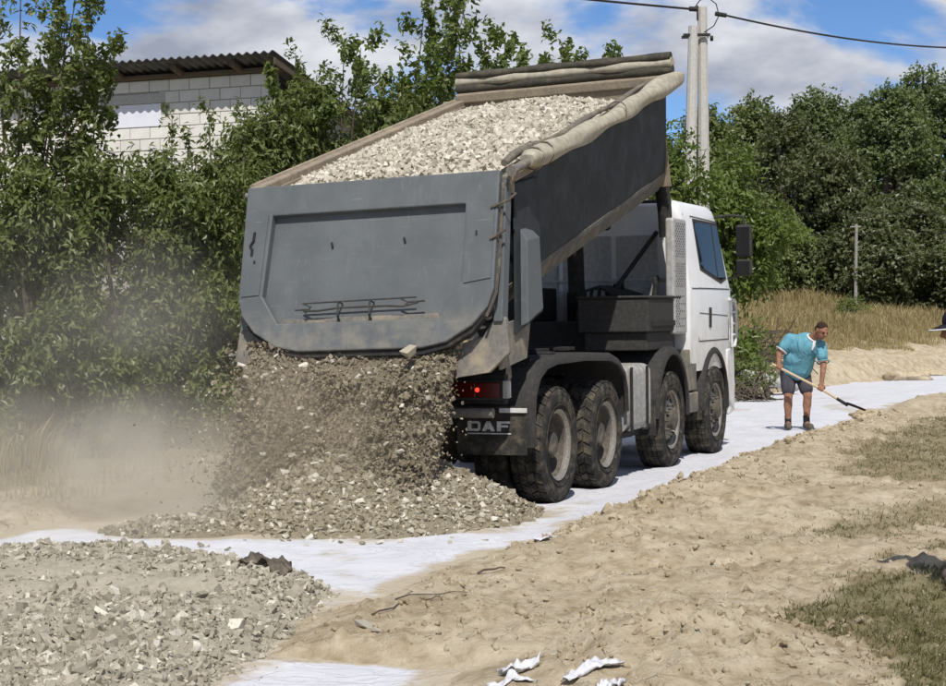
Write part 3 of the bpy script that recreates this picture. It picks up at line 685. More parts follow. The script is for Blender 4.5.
# dark equipment box and pipework behind the cab
m = MB(); m.box((.40, 3.05, 1.50), (1.19, 4.30, 1.86)); m.box((.38, 3.03, 1.86), (1.21, 4.32, 1.89)); m.box((.45, 3.12, 1.30), (1.15, 4.25, 1.50)); eb = m.build('equipment_box', M['black_plastic'], truck, .015)
MB().box((1.192, 3.15, 1.56), (1.204, 4.2, 1.62)).build('box_strip', M['black_steel'], eb, .003)
m = MB(); m.box((-1.0, 3.4, 1.08), (.38, 4.45, 1.62)); m.box((-.9, 3.5, 1.62), (-.3, 4.4, 2.0)); m.box((-.62, 1.9, 1.08), (.62, 2.7, 1.26)); m.each('gearbox_cover', M['black_steel'], truck, .02)
m = MB()
for k in range(6):
    y = 3.6 + .12 * k; m.tube([(.2 + .08 * k, y, 1.6), (.3 + .05 * k, y, 1.95 + .02 * k), (.45, y + .1, 2.0), (.6 + .03 * k, y + .15, 1.9)], .022, 7)
m.tube([(.95, 4.1, 1.88), (.97, 4.1, 2.02), (.90, 4.3, 2.08), (.85, 4.58, 2.1)], .03, 8); m.each('air_hose', M['black_steel'], truck, 0, 40)
m = MB(); m.tube([(.35, 3.9, 1.7), (.92, 4.35, 2.62)], .028, 8); m.build('grab_pole', M['black_steel'], truck, 0, 40)
# front hoist ram
m = MB(); m.tube([(0, 4.28, .95), (0, 4.22, 1.95)], .115, 16); m.tube([(0, 4.22, 1.95), (0, 4.17, 2.6)], .095, 16); m.tube([(0, 4.17, 2.6), (0, 4.10, 3.25)], .075, 16); m.box((-.2, 4.0, 3.2), (.2, 4.16, 3.34)); m.box((-.38, 4.18, .82), (.38, 4.38, .98))
m.build('hoist_ram', M['black_steel'], truck, .004, 40)
# exhaust
m = MB(); m.box((1.10, 4.04, 1.46), (1.205, 4.58, 2.76)); sh = m.build('exhaust_shield', M['shield'], truck, .03, None, 3)
m = MB()
for j in range(42):
    if j in (13, 14, 15, 26, 27): continue
    for i in range(5):
        y = 4.12 + .078 * i + (.039 if j % 2 else 0); z = 1.55 + j * .028
        if z > 2.70 or (z < 1.9 and i > 1 and j % 3): continue
        m.tube([(1.2035, y, z), (1.2075, y, z)], .011, 6)
tag(m.build('perforations', M['hole'], sh), kind='stuff')
m = MB(); m.tube([(1.08, 4.16, 2.55), (1.07, 4.15, 2.85), (1.05, 4.12, 3.10), (1.03, 4.02, 3.30)], [.075, .08, .082, .072], 14); m.build('exhaust_pipe', M['black_steel'], truck, 0, 50)
# ---- cab
def cab_levels():
    return [(1.02, 4.62, 6.66, 1.205), (1.30, 4.62, 6.68, 1.22), (1.98, 4.62, 6.66, 1.225), (2.02, 4.62, 6.64, 1.215), (2.80, 4.62, 6.32, 1.130), (2.93, 4.63, 6.22, 1.105), (2.985, 4.67, 6.14, 1.05), (3.01, 4.76, 6.0, .94)]
def footprint(y0, y1, hw, r_=.10, n=5):
    pts = []
    for cx_, cy_2, a0 in ((hw - r_, y1 - r_, 0), (-hw + r_, y1 - r_, 90), (-hw + r_, y0 + r_ * .5, 180), (hw - r_, y0 + r_ * .5, 270)):
        ry = r_ if a0 < 180 else r_ * .5
        for q in range(n): a = rad(a0 + 90 / (n - 1) * q); pts.append((cx_ + r_ * math.cos(a), cy_2 + ry * math.sin(a)))
    return pts
cab = MB().rings([[(x, y, z) for x, y in footprint(y0, y1, hw)] for z, y0, y1, hw in cab_levels()]).build('cab', M['white_paint'], truck, 0, 38)
def hw_at(z): return float(np.interp(z, [l[0] for l in cab_levels()], [l[3] for l in cab_levels()]))
def yf_at(z): return float(np.interp(z, [l[0] for l in cab_levels()], [l[2] for l in cab_levels()]))
def side_panel(poly, off, th, name, mat, sd=1, parent=cab, bevel=0):
    """flat piece that follows the side of the cab"""
    m = MB(); n = len(poly); v = [(sd * (hw_at(z) + off), y, z) for y, z in poly] + [(sd * (hw_at(z) + off - th), y, z) for y, z in poly]
    m.add(v, [tuple(range(n)), tuple(range(n, 2 * n))[::-1]] + [(i, (i + 1) % n, n + (i + 1) % n, n + i) for i in range(n)]); return m.build(name, mat, parent, bevel)
for sd in (1, -1):
    side_panel([(5.10, 2.80), (5.20, 2.20), (6.14, 2.05), (6.42, 2.11), (6.24, 2.79)], .006, .03, 'window_seal', M['black_plastic'], sd)
    side_panel([(5.14, 2.76), (5.235, 2.235), (6.13, 2.095), (6.37, 2.14), (6.21, 2.755)], .010, .03, 'side_window', M['glass'], sd)
    side_panel([(5.93, 2.76), (5.97, 2.12), (6.0, 2.115), (5.96, 2.757)], .013, .02, 'window_bar', M['black_plastic'], sd)
    for P in ([(5.02, 2.83), (5.02, 1.36), (5.035, 1.36), (5.035, 2.83)], [(5.02, 2.83), (6.28, 2.81), (6.28, 2.798), (5.02, 2.818)], [(6.42, 2.02), (6.46, 1.36), (6.475, 1.36), (6.435, 2.02)], [(5.02, 1.99), (6.50, 1.99), (6.50, 1.978), (5.02, 1.978)]):
        side_panel(P, .004, .02, 'door_seam', M['black_plastic'], sd)
    for P in ([(5.02, 1.372), (6.48, 1.372), (6.48, 1.36), (5.02, 1.36)], [(4.70, 2.84), (4.70, 1.10), (4.71, 1.10), (4.71, 2.84)], [(5.06, 1.70), (6.42, 1.66), (6.42, 1.652), (5.06, 1.692)], [(4.72, 1.985), (5.01, 1.985), (5.01, 1.975), (4.72, 1.975)]):
        side_panel(P, .004, .02, 'panel_seam', M['black_plastic'], sd)
    hnd = side_panel([(5.50, 1.76), (5.50, 1.52), (5.60, 1.52), (5.60, 1.76)], .012, .03, 'door_handle', M['black_plastic'], sd, cab, .008)
    m = MB(); x = sd * 1.262      # white step rail on the front corner
    m.tube([(sd * 1.21, 6.50, 1.86), (x, 6.46, 1.86), (x, 6.64, 1.84), (x, 6.70, 1.74), (x, 6.70, 1.40), (x, 6.62, 1.28), (sd * 1.2, 6.55, 1.27)], .02, 8)
    for z in (1.42, 1.56, 1.70): m.tube([(x, 6.48, z), (x, 6.70, z)], .014, 6)
    m.tube([(x, 6.48, 1.86), (x, 6.48, 1.27)], .016, 6); m.build('grab_rail', M['white_trim'], cab, 0, 40)
    m = MB(); xm = sd * 1.50      # mirrors on their arms
    m.tube([(sd * 1.08, 6.25, 2.86), (sd * 1.30, 6.2, 2.88), (xm, 6.15, 2.86), (xm, 6.15, 2.72)], .016, 8); m.tube([(sd * 1.2, 6.6, 2.12), (xm, 6.18, 2.16), (xm, 6.15, 2.25)], .016, 8)
    arm = m.each('mirror_arm', M['black_plastic'], truck, 0, 40)[0]
    m = MB()
    for z0, z1 in ((2.36, 2.76), (2.14, 2.34)): m.box((xm - .095, 6.10, z0), (xm + .095, 6.21, z1))
    m.each('mirror_housing', M['black_plastic'], arm, .03)
    m = MB()
    for z0, z1 in ((2.39, 2.73), (2.165, 2.315)): m.box((xm - .08, 6.094, z0), (xm + .08, 6.099, z1))
    m.each('mirror_glass', M['mirror_glass'], arm)
    # lower cab corner and steps
    m = MB(); m.prism([(6.36, .62), (6.68, .50), (6.72, .98), (6.69, 1.26), (6.36, 1.24)], sd * .75, sd * 1.235); m.build('corner_panel', M['white_paint'], cab, .02, None, 3)
    m = MB(); m.box((min(sd * .95, sd * 1.22), 4.50, .55), (max(sd * .95, sd * 1.22), 4.98, .78)); m.box((min(sd * .98, sd * 1.21), 4.56, .80), (max(sd * .98, sd * 1.21), 4.95, 1.28)); m.build('side_locker', M['dusty_steel'], truck, .015)
    side_panel([(6.50, 1.34), (6.60, 1.34), (6.60, 1.50), (6.50, 1.50)], .008, .02, 'indicator_lamp', M['white_trim'], sd)
MB().prism([(6.50, .42), (6.78, .46), (6.81, .80), (6.75, .98), (6.50, .98)], -1.22, 1.22).build('front_bumper', M['white_paint'], truck, .03, None, 3)
m = MB(); v = [(x, yf_at(z) + .006, z) for x, z in ((-1.0, 2.08), (1.0, 2.08), (.93, 2.78), (-.93, 2.78))] + [(x, yf_at(z) - .03, z) for x, z in ((-1.0, 2.08), (1.0, 2.08), (.93, 2.78), (-.93, 2.78))]
m.add(v, [(0, 1, 2, 3), (7, 6, 5, 4), (0, 4, 5, 1), (1, 5, 6, 2), (2, 6, 7, 3), (3, 7, 4, 0)]); m.build('windscreen', M['glass'], cab)
MB().box((-.85, 6.665, 1.15), (.85, 6.70, 1.9)).build('front_grille', M['black_plastic'], cab, .01)
m = MB()
for x0, x1 in ((-1.0, -.36), (-.30, .30), (.36, .86)): m.box((x0, 4.596, 1.30), (x1, 4.628, 2.60))
m.box((-1.02, 4.590, 2.06), (1.02, 4.618, 2.10)); m.build('rear_panel', M['cab_rear_shaded'], cab, .012)
m = MB(); m.tube([(-.98, 4.58, 2.88), (-.98, 4.58, 2.98), (.98, 4.58, 2.98), (.98, 4.58, 2.88)], .02, 8); m.build('roof_bar', M['black_plastic'], cab, 0, 40)
MB().box((-1.0, 4.66, .80), (1.0, 6.4, 1.018)).build('engine_block', M['black_steel'], truck, .02)

# ---- tipper bed: local u forward along the floor, v up from it
TILT = rad(15.2); ROLLM = Matrix.Translation((-.005, 1.2, 3.4)) @ Matrix.Rotation(rad(-1.0), 4, 'Z') @ Matrix.Rotation(rad(-1.4), 4, 'Y') @ Matrix.Translation((0, -1.2, -3.4))
bed_M = ROLLM @ Matrix.Translation((0, -1.22, 1.46)) @ Matrix.Rotation(TILT, 4, 'X')
BL, BH = 5.42, 1.33
prof_o = [(1.225, BH), (1.135, .50), (1.10, .33), (1.00, .17), (.60, .0)]
prof_o = prof_o + [(-x, v) for x, v in prof_o[::-1]]
prof_i = [(1.175, BH), (1.085, .52), (1.05, .37), (.96, .225), (.58, .05)]
prof_i = prof_i + [(-x, v) for x, v in prof_i[::-1]]
REAR = lambda v: .50 * v / BH                       # slanted rear edge
def shell():
    m = MB(); n = len(prof_o); v = []
    for P in (prof_o, prof_i):
        for yy in (None, BL): v += [(x, REAR(q) if yy is None else yy, q) for x, q in P]
    f = []
    for i in range(n - 1):
        f += [(i, i + 1, n + i + 1, n + i), (2 * n + i, 3 * n + i, 3 * n + i + 1, 2 * n + i + 1), (i, 2 * n + i, 2 * n + i + 1, i + 1), (n + i, n + i + 1, 3 * n + i + 1, 3 * n + i)]
    f += [(0, n, 3 * n, 2 * n), (n - 1, 3 * n - 1, 4 * n - 1, 2 * n - 1)]
    m.add(v, f); return m
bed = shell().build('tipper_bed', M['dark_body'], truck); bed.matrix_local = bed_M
t = worn('bed_underside', (.105, .102, .095), .8, 0, .35, 5, 30, .1)
def bedpart(mb, name, mat, bevel=0, smooth=None): return mb.build(name, mat, bed, bevel, smooth)
for sd in (1, -1):
    m = MB()                                                                    # dusty chine plate along the lower edge
    v = [(sd * 1.1075, REAR(.37) + .02, .365), (sd * 1.101, REAR(.32) + .02, .328), (sd * 1.002, REAR(.16) + .02, .168), (sd * 1.1075, BL - .01, .365), (sd * 1.101, BL - .01, .328), (sd * 1.002, BL - .01, .168)]
    v2 = [(p[0] + sd * .007, p[1], p[2] - .004) for p in v]; n = 6
    m.add(v2 + v, [(0, 1, 4, 3), (1, 2, 5, 4), (6, 9, 10, 7), (7, 10, 11, 8), (0, 3, 9, 6), (2, 8, 11, 5), (0, 6, 7, 1), (1, 7, 8, 2), (3, 4, 10, 9), (4, 5, 11, 10)]); bedpart(m, 'chine_plate', t)
    bedpart(MB().box((min(sd * 1.15, sd * 1.265), .52, BH - .10), (max(sd * 1.15, sd * 1.265), BL + .02, BH + .02)), 'top_rail', M['bed_inside'], .012)
    bedpart(MB().box((min(sd * 1.02, sd * 1.172), .54, BH - .02 - .16), (max(sd * 1.02, sd * 1.172), BL - .02, BH - .03)) if False else MB().box((min(sd * 1.130, sd * 1.150), .60, BH - .4), (max(sd * 1.130, sd * 1.150), BL - .06, BH - .04)), 'liner_plate', M['bed_inside'], .003)
# headboard
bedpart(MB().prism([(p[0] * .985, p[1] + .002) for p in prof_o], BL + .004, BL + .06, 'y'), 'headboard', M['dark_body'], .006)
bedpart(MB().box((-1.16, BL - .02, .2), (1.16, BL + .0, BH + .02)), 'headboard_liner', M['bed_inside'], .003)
bedpart(MB().box((-1.25, BL - .05, BH - .02), (1.29, BL + .10, BH + .095)), 'headboard_rail', M['bed_inside'], .02)
m = MB()
for x in (-.8, 0, .8): m.box((x - .05, BL + .06, .1), (x + .05, BL + .12, BH))
m.each('headboard_rib', M['dark_body'], bed, .01)
# folded tarpaulin hood on the headboard: three rolled folds
hood_y = BL + .06
for k, (v0, r_, mat, x1) in enumerate(((BH + .140, .060, 'tarp_dark', 1.30), (BH + .215, .055, 'tarp', 1.30), (BH + .285, .045, 'tarp_dark', 1.29))):
    m = MB(); rs = []
    for i in range(15):
        x = -1.24 + (x1 + 1.24) * i / 14; e = .012 * math.sin(i * 1.7 + k * 2); d_ = .012 * math.sin(i * .9 + k)
        rs.append([(x, hood_y + d_ + (r_ * 1.35 + e) * math.cos(2 * math.pi * q / 12), v0 + (r_ + e * .5) * math.sin(2 * math.pi * q / 12)) for q in range(12)])
    bedpart(m.rings(rs), 'tarpaulin_fold', M[mat], 0, 60)
# side tarpaulin roll with its bare tube and straps (right hand side), rolled thinner on a pole
rollm = MB(); rs = []; NR = 44
for i in range(NR + 1):
    tt = i / NR; y = .72 + (BL + .22 - .72) * tt
    r_ = .080 + .008 * math.sin(tt * 9) + .007 * math.sin(tt * 23 + 1) + .014 * tt; r_ *= (.72 if i == 0 else .6 if i == NR else .9 if i == NR - 1 else 1)
    cx_ = 1.325 + .012 * math.sin(tt * 13); cz_ = BH + .035 + .012 * math.sin(tt * 8 + 2) - .03 * math.sin(tt * 3.14)
    rs.append([(cx_ + (r_ + .012 * math.sin(3 * a + tt * 18)) * math.cos(a), y, cz_ + (r_ + .012 * math.cos(2 * a + tt * 25)) * math.sin(a)) for a in [2 * math.pi * q / 14 for q in range(14)]])
roll = bedpart(rollm.rings(rs), 'tarpaulin_roll', M['tarp'], 0, 60)
m = MB(); m.tube([(1.32, .36, BH + .03), (1.325, .80, BH + .03)], .034, 12); m.tube([(1.32, .34, BH + .03), (1.32, .40, BH + .03)], .05, 8); bedpart(m, 'roll_tube', M['dusty_steel'], 0, 40)
m = MB(); path = [(1.20 - .03 * math.sin(i * .5), .50 + i * (BL - .6) / 20, BH + .075 + .018 * math.sin(i * .8)) for i in range(21)]; m.tube(path, [.03 + .008 * math.sin(i) for i in range(21)], 8); bedpart(m, 'tarpaulin_hem', M['tarp_grey'], 0, 60)
m = MB()
for y, hang in ((.86, .0), (1.12, .0), (3.3, .0)):
    pts = []
    for q in range(13): a = 2 * math.pi * q / 12; pts.append((1.325 + .100 * math.cos(a), y + .02 * math.sin(a * 2), BH + .035 + .100 * math.sin(a)))
    m.tube(pts, .008, 6)
    if hang: m.tube([(1.43, y, BH + .02), (1.445, y + .02, BH - .06), (1.435, y - .01, BH - .13)], [.02, .014, .006], 6); m.tube([(1.42, y - .09, BH), (1.43, y - .10, BH - .10)], [.022, .008], 6); m.tube([(1.43, y - .2, BH), (1.42, y - .22, BH - .08)], [.02, .006], 6)
m.each('roll_strap', M['tarp_grey'], bed, 0, 60)
# left rail pole
m = MB(); m.tube([(-1.26, .55, BH + .02), (-1.26, BL, BH + .02)], .025, 8); bedpart(m, 'rail_pole', M['bed_inside'], 0, 40)
# rear frame: posts with a flange, and the wedge-shaped boxes on the sides (built in truck axes)
bi = bed_M.inverted()
def worldpart(mb, name, mat, bevel=0, smooth=None):
    mb.v = [tuple(bi @ (ROLLM @ Vector(p))) for p in mb.v]; return mb.build(name, mat, bed, bevel, smooth)
def ypost(z): return -1.16 - (2.84 - z) * .17       # rear edge of the frame: leans back towards its foot
for sd in (1, -1):
    m = MB()
    for z0, z1, xa, xb in ((1.62, 2.84, 1.16, 1.24),):
        v = []
        for z in (z0, z1):
            y = ypost(z); v += [(sd * xa, y, z), (sd * xb, y, z), (sd * xb, y + .13, z), (sd * xa, y + .13, z)]
        m.add(v, [(0, 3, 2, 1), (4, 5, 6, 7), (0, 1, 5, 4), (1, 2, 6, 5), (2, 3, 7, 6), (3, 0, 4, 7)])
    worldpart(m, 'rear_post', M['grey_paint'], .008)
    m = MB()                                                                    # gusset with slanted top beside the post
    A = [(sd * 1.20, -.93, 1.56), (sd * 1.30, -.93, 1.60), (sd * 1.30, -.55, 1.72), (sd * 1.18, -.55, 1.72), (sd * 1.20, -.87, 2.46), (sd * 1.295, -.87, 2.30), (sd * 1.295, -.57, 2.34), (sd * 1.18, -.57, 2.46)]
    m.add(A, [(0, 3, 2, 1), (4, 5, 6, 7), (0, 1, 5, 4), (1, 2, 6, 5), (2, 3, 7, 6), (3, 0, 4, 7)]); worldpart(m, 'side_gusset', M['grey_paint'], .008)
    m = MB(); m.prism([(-1.06, 1.50), (-.40, 1.70), (-.40, 2.88), (-.98, 2.78)], sd * 1.222, sd * 1.236); worldpart(m, 'rear_side_plate', M['dark_body'], .003)
    # chute cheeks: dusty plates below and outside the rounded gate corners
    m = MB(); P = [(1.26, 1.64), (1.30, 1.36), (1.12, 1.20), (.80, 1.16), (.70, 1.40), (1.06, 1.50), (1.19, 1.70)]
    v = [(sd * x, ypost(z) + .03, z) for x, z in P] + [(sd * x, ypost(z) + .09, z) for x, z in P]; n = len(P)
    m.add(v, [tuple(range(n)), tuple(range(n, 2 * n))[::-1]] + [(i, (i + 1) % n, n + (i + 1) % n, n + i) for i in range(n)]); worldpart(m, 'chute_cheek', M['dusty_steel'], .006)
    m = MB(); m.prism([(ypost(1.3) + .09, 1.22), (-.75, 1.30), (-.62, 1.66), (ypost(1.6) + .10, 1.60)], sd * 1.18, sd * 1.21); worldpart(m, 'side_cheek', M['dusty_steel'], .004)
    m = MB()                                                                    # hinge lug and pin above the gate
    m.prism([(-1.17, 2.70), (-.98, 2.70), (-.98, 2.86), (-1.15, 2.86)], sd * 1.215, sd * 1.24); m.tube([(sd * 1.16, -1.14, 2.82), (sd * 1.27, -1.14, 2.82)], .028, 12); worldpart(m, 'gate_hinge', M['dusty_steel'], .004, 40)
m = MB(); m.box((-.60, -1.30, 1.34), (.60, -.90, 1.44)); m.box((-.5, -1.1, 1.10), (.5, -.92, 1.34)); worldpart(m, 'rear_sill', M['black_steel'], .01)
m = MB()
for sd in (1, -1): m.box((min(sd * .36, sd * .50), -1.0, 1.07), (max(sd * .36, sd * .50), -.72, 1.40))
m.v = [tuple(bi @ (ROLLM @ Vector(p))) for p in m.v]; m.each('tipping_hinge', M['black_steel'], bed, .01)
m = MB()
for sd in (1, -1): m.box((min(sd * .38, sd * .48), .3, -.16), (max(sd * .38, sd * .48), BL - .1, -.004))
for y in (1.2, 2.4, 3.6, 4.8): m.box((-.6, y - .05, -.12), (.6, y + .05, -.006))
m.each('subframe_beam', M['black_steel'], bed, .006)
# ---- tailgate (own frame: x right, y = depth behind the face, z up along the gate; swings open at the foot)
gate_M = ROLLM @ Matrix.Translation((0, -1.215, 2.885)) @ Matrix.Rotation(math.atan(.235), 4, 'X').inverted()
GH = 1.50
out_p = [(-1.205, 0), (1.205, 0), (1.205, -1.02), (1.16, -1.17), (1.03, -1.32), (.80, -1.455), (.58, -GH), (-.58, -GH), (-.80, -1.455), (-1.03, -1.32), (-1.16, -1.17), (-1.205, -1.02)]
in_p = [(-.93, -.275), (.91, -.275), (.91, -.95), (.73, -1.25), (-.80, -1.25), (-.97, -1.0)]
def gate_frame():
    bm = bmesh.new(); 
    def loop(P): vs = [bm.verts.new((x, 0, z)) for x, z in P]; return [bm.edges.new((vs[i], vs[(i + 1) % len(vs)])) for i in range(len(vs))]
    e = loop(out_p) + loop(in_p); bmesh.ops.triangle_fill(bm, edges=e, use_beauty=True)
    r_ = bmesh.ops.extrude_face_region(bm, geom=bm.faces[:]); vs = [g for g in r_['geom'] if isinstance(g, bmesh.types.BMVert)]; bmesh.ops.translate(bm, verts=vs, vec=(0, .115, 0))
    bmesh.ops.recalc_face_normals(bm, faces=bm.faces); me = bpy.data.meshes.new('tailgate'); bm.to_mesh(me); bm.free(); me.materials.append(M['grey_paint'])
    o = link(bpy.data.objects.new('tailgate', me), truck); b = o.modifiers.new('bevel', 'BEVEL'); b.width = .012; b.segments = 2; b.limit_method = 'ANGLE'; b.angle_limit = rad(50); return o
gate = gate_frame(); gate.matrix_local = gate_M
MB().prism([(p * 1.02, q if q > -.5 else q - .01) for p, q in in_p], .072, .10, 'y').build('gate_panel', M['grey_paint'], gate)
MB().prism([(p * .93 + (0 if p else 0), q * .98 - .02) for p, q in out_p], .117, .14, 'y').build('gate_back', M['dusty_steel'], gate)
for P in ([(-1.175, -.29), (-.965, -.26), (-1.0, -.99), (-1.175, -1.0)], [(.935, -.255), (1.175, -.285), (1.175, -.93), (.935, -.965)]):
    MB().prism(P, -.010, -.001, 'y').build('gate_stiffener', M['grey_paint'], gate, .003)
m = MB(); sl = [(-.79, -1.247), (.72, -1.247), (.70, -1.20), (-.76, -1.20)]
m.prism([(p, q) for p, q in sl], .040, .0719, 'y'); m.build('gate_ledge', M['dusty_steel'], gate, .006)
m = MB()                                                # step / handle rail
m.tube([(-.55, -.02, -1.085), (.52, -.02, -1.070)], .007, 6); m.tube([(-.54, -.02, -1.15), (-.40, -.02, -1.155), (-.2, -.02, -1.135), (.25, -.02, -1.135), (.40, -.02, -1.145), (.54, -.02, -1.115)], .009, 6)
m.tube([(-.55, -.02, -1.085), (-.47, -.02, -1.12), (-.52, -.02, -1.17)], .008, 6); m.tube([(.38, -.02, -1.08), (.45, -.02, -1.11), (.40, -.02, -1.15)], .008, 6); m.tube([(-.62, -.02, -1.14), (-.50, -.02, -1.14)], .008, 6); m.tube([(.45, -.02, -1.11), (.60, -.02, -1.105)], .008, 6)
for x in (-.21, .09): m.tube([(x, .06, -1.08), (x, -.02, -1.085), (x, -.02, -1.20), (x, .03, -1.235)], .009, 6)
m.build('handle_rail', M['dark_rod'], gate, 0, 40)
m = MB(); m.tube([(-1.085, -.014, -.42), (-1.09, -.016, -.50), (-1.12, -.014, -.545), (-1.095, -.016, -.58), (-1.10, -.014, -.63)], .013, 6); m.tube([(-1.07, -.012, -.68), (-1.065, -.012, -.70)], .010, 6)
for x, z in ((-.36, -.53), (.33, -.52)): m.tube([(x, .066, z), (x + .015, .066, z - .05)], .010, 6)
m.tube([(1.03, -.012, -.52), (1.03, -.012, -.56)], .008, 6); m.each('paint_chip', M['black_steel'], gate)
# dark lip drawn for the gap's shadow below the gate; latch rods at right
m = MB(); P2 = [(-1.10, -1.24), (-1.0, -1.36), (-.80, -1.475), (-.58, -1.53), (.58, -1.53), (.80, -1.475), (1.0, -1.36), (1.10, -1.24)]
rs = [[(x * 1.02, .035, z - .02), (x * 1.02, .10, z - .02), (x * .97, .10, z + .03), (x * .97, .035, z + .03)] for x, z in P2]; m.rings(rs); m.build('gate_lip', M['black_steel'], gate, .004)
m = MB(); m.tube([(1.225, .04, -.10), (1.232, .03, -.8), (1.225, .02, -1.05), (1.15, .02, -1.25)], .013, 6); m.tube([(1.15, -.02, -.33), (1.30, .0, -.27), (1.34, .05, -.20)], .012, 6); m.tube([(1.16, -.02, -.60), (1.29, .0, -.52)], .012, 6); m.each('latch_rod', M['rod'], gate, 0, 40)
# ---- gravel load
def make_load():
    r = np.random.default_rng(33); BW = TM @ bed_M
    def lh(x, y): return BH - .10 + .20 * (1 - (x / 1.15) ** 2) * sst(.4, 1.6, y) * sst(5.4, 4.0, y) + .07 * fbm(x * 2.2, y * 2.2, 95) + .05 * fbm(x * 7, y * 7, 96) - .10 * sst(1.0, .4, y) - .16 * sst(4.6, 5.4, y)
    base = grid_mesh(-1.15, 1.15, .45, BL - .03, .05, lh, lambda X, Y: np.ones_like(X, bool))
    n = 12500; X = r.uniform(-1.15, 1.15, n); Y = r.uniform(.42, BL - .05, n); s = .017 + .036 * r.random(n) ** 2.0
    P = np.stack([X, Y, lh(X, Y) + s * .3], 1); V, F, A = stones_arrays(P, s, 34); V, F, A = join_va([(base[0], base[1], np.full(len(base[0]), .05)), (V, F, A)])
    Mx = np.array(BW); V = V @ Mx[:3, :3].T + Mx[:3, 3]
    o = obj_from('gravel_load', mesh_np('gravel_load', V, F, {'rnd': A}), M['load_stone']); tag(o, 'pale limestone gravel heaped in the raised truck bed', 'gravel', kind='stuff')
make_load()
# ---- gravel pouring out
def make_fall():
    r = np.random.default_rng(44)
    def edge(z): return .045 * math.sin(z * 9)
    # core of the stream: a rough sheet of sliding stones, in truck axes
    nx, nz = 90, 50; V = []
    for side in (0, 1):
        for j in range(nz):
            for i in range(nx):
                tx = i / (nx - 1); z = .30 + 1.22 * j / (nz - 1); x = -1.08 + 1.90 * tx
                V.append((x, side, z))
    V = np.array(V, float); x, sd, z = V.T.copy(); ed = np.clip(np.minimum((x + 1.08), (.82 - x)) / .25, 0, 1) ** .5
    top = -1.36 + 0 * z; front = -1.50 - .16 * (1.5 - z) - .34 * np.clip((.95 - z) / .65, 0, 1) ** 1.5 + .16 * sst(1.1, 1.42, z) ; thick = (.04 + .20 * ed)
    y = np.where(sd == 0, front - thick * .5, front + thick * .5 + .05) + .09 * fbm(x * 4, z * 4, 101) + .07 * fbm(x * 12, z * 12, 102)
    x = x + np.where(x > 0, -1, 1) * (1 - ed) * .12 * (fbm(z * 5, x * 0 + 3, 103) + .2)
    P = np.stack([x, y, z], 1); idx = np.arange(nx * nz).reshape(nz, nx); F = np.stack([idx[:-1, :-1], idx[:-1, 1:], idx[1:, 1:], idx[1:, :-1]], -1).reshape(-1, 4); F = np.concatenate([F, F[:, ::-1] + nx * nz])
    a, b = idx[:, 0], idx[:, -1]; o_ = nx * nz
    for e in (a, b): F = np.concatenate([F, np.stack([e[:-1], e[1:], e[1:] + o_, e[:-1] + o_], 1)])
    n = 16500; X = np.where(r.random(n) < .86, r.uniform(-1.12, .86, n), r.normal(size=n) * .75 - .13); ok_ = (X > -1.45) & (X < 1.02); X = X[ok_]; n = len(X); Z = .22 + 1.26 * r.random(n) ** .9; keep = (X < .90 - .10 * (1.5 - Z) * r.random(n)) ; X, Z = X[keep], Z[keep]; n = len(X)
    ed = np.clip(np.minimum((X + 1.14), (.90 - X)) / .25, 0, 1) ** .5; Y = -1.50 - .16 * (1.5 - Z) - .34 * np.clip((.95 - Z) / .65, 0, 1) ** 1.5 - .02 - .13 * ed * r.random(n) ** .5 + .16 * sst(1.1, 1.42, Z) - .06 * r.normal(size=n) * (Z < 1.2) + .09 * fbm(X * 4, Z * 4, 101)
    s = .006 + .028 * r.random(n) ** 3.0; dirt_tone = np.where(r.random(n) < .96, .82, 1.4)
    SV, SF, A = stones_arrays(np.stack([X, Y, Z], 1), s, 45, dirt_tone)
    # flying grit round the stream
    n2 = 1600; X = r.uniform(-1.6, 1.0, n2); Z = r.uniform(.1, 1.3, n2); Y = -1.5 - .16 * (1.5 - Z) + r.normal(size=n2) * .28 - .1; ok = (X < .95) & (Y < -1.25)
    S2, F2, A2 = stones_arrays(np.stack([X, Y, Z], 1)[ok], (.005 + .010 * r.random(n2))[ok], 46)
    V, F, A = join_va([(P, F, np.full(len(P), .03)), (SV, SF, A), (S2, F2, A2)])
    Mx = np.array(TM); V = V @ Mx[:3, :3].T + Mx[:3, 3]
    o = obj_from('falling_gravel', mesh_np('falling_gravel', V, F, {'rnd': A}), M['falling']); tag(o, 'brown curtain of gravel pouring from beneath the open tailgate', 'falling gravel', kind='stuff')
    rr = random.Random(47)
    for k in range(24):
        x, z = rr.uniform(-1.0, .95), rr.uniform(.55, 1.35); p = TM @ Vector((x, -1.70 - .16 * (1.5 - z) - .34 * max(0, (.95 - z) / .65) ** 1.5 - rr.uniform(0, .06), z)); stone(p, rr.uniform(.020, .042), 'white stone tumbling in the falling gravel', 'pale stones in the falling gravel', True, rr)
    p = TM @ Vector((.50, -1.66, 1.40)); stone(p, .075, 'biggest lump, wedged just below the tailgate lip', None, False, rr)
    for dx, z, s in ((.93, 1.52, .065), (1.02, 1.60, .05), (.86, 1.44, .06), (1.08, 1.68, .045), (1.13, 1.80, .03), (.76, 1.38, .05), (.97, 1.45, .045)):
        p = TM @ Vector((dx, ypost(z) + .05, z)); stone(p, s, 'stone caught in the gap beside the tailgate corner', 'stones caught beside the gate corner', rr.random() < .6, rr)
make_fall()

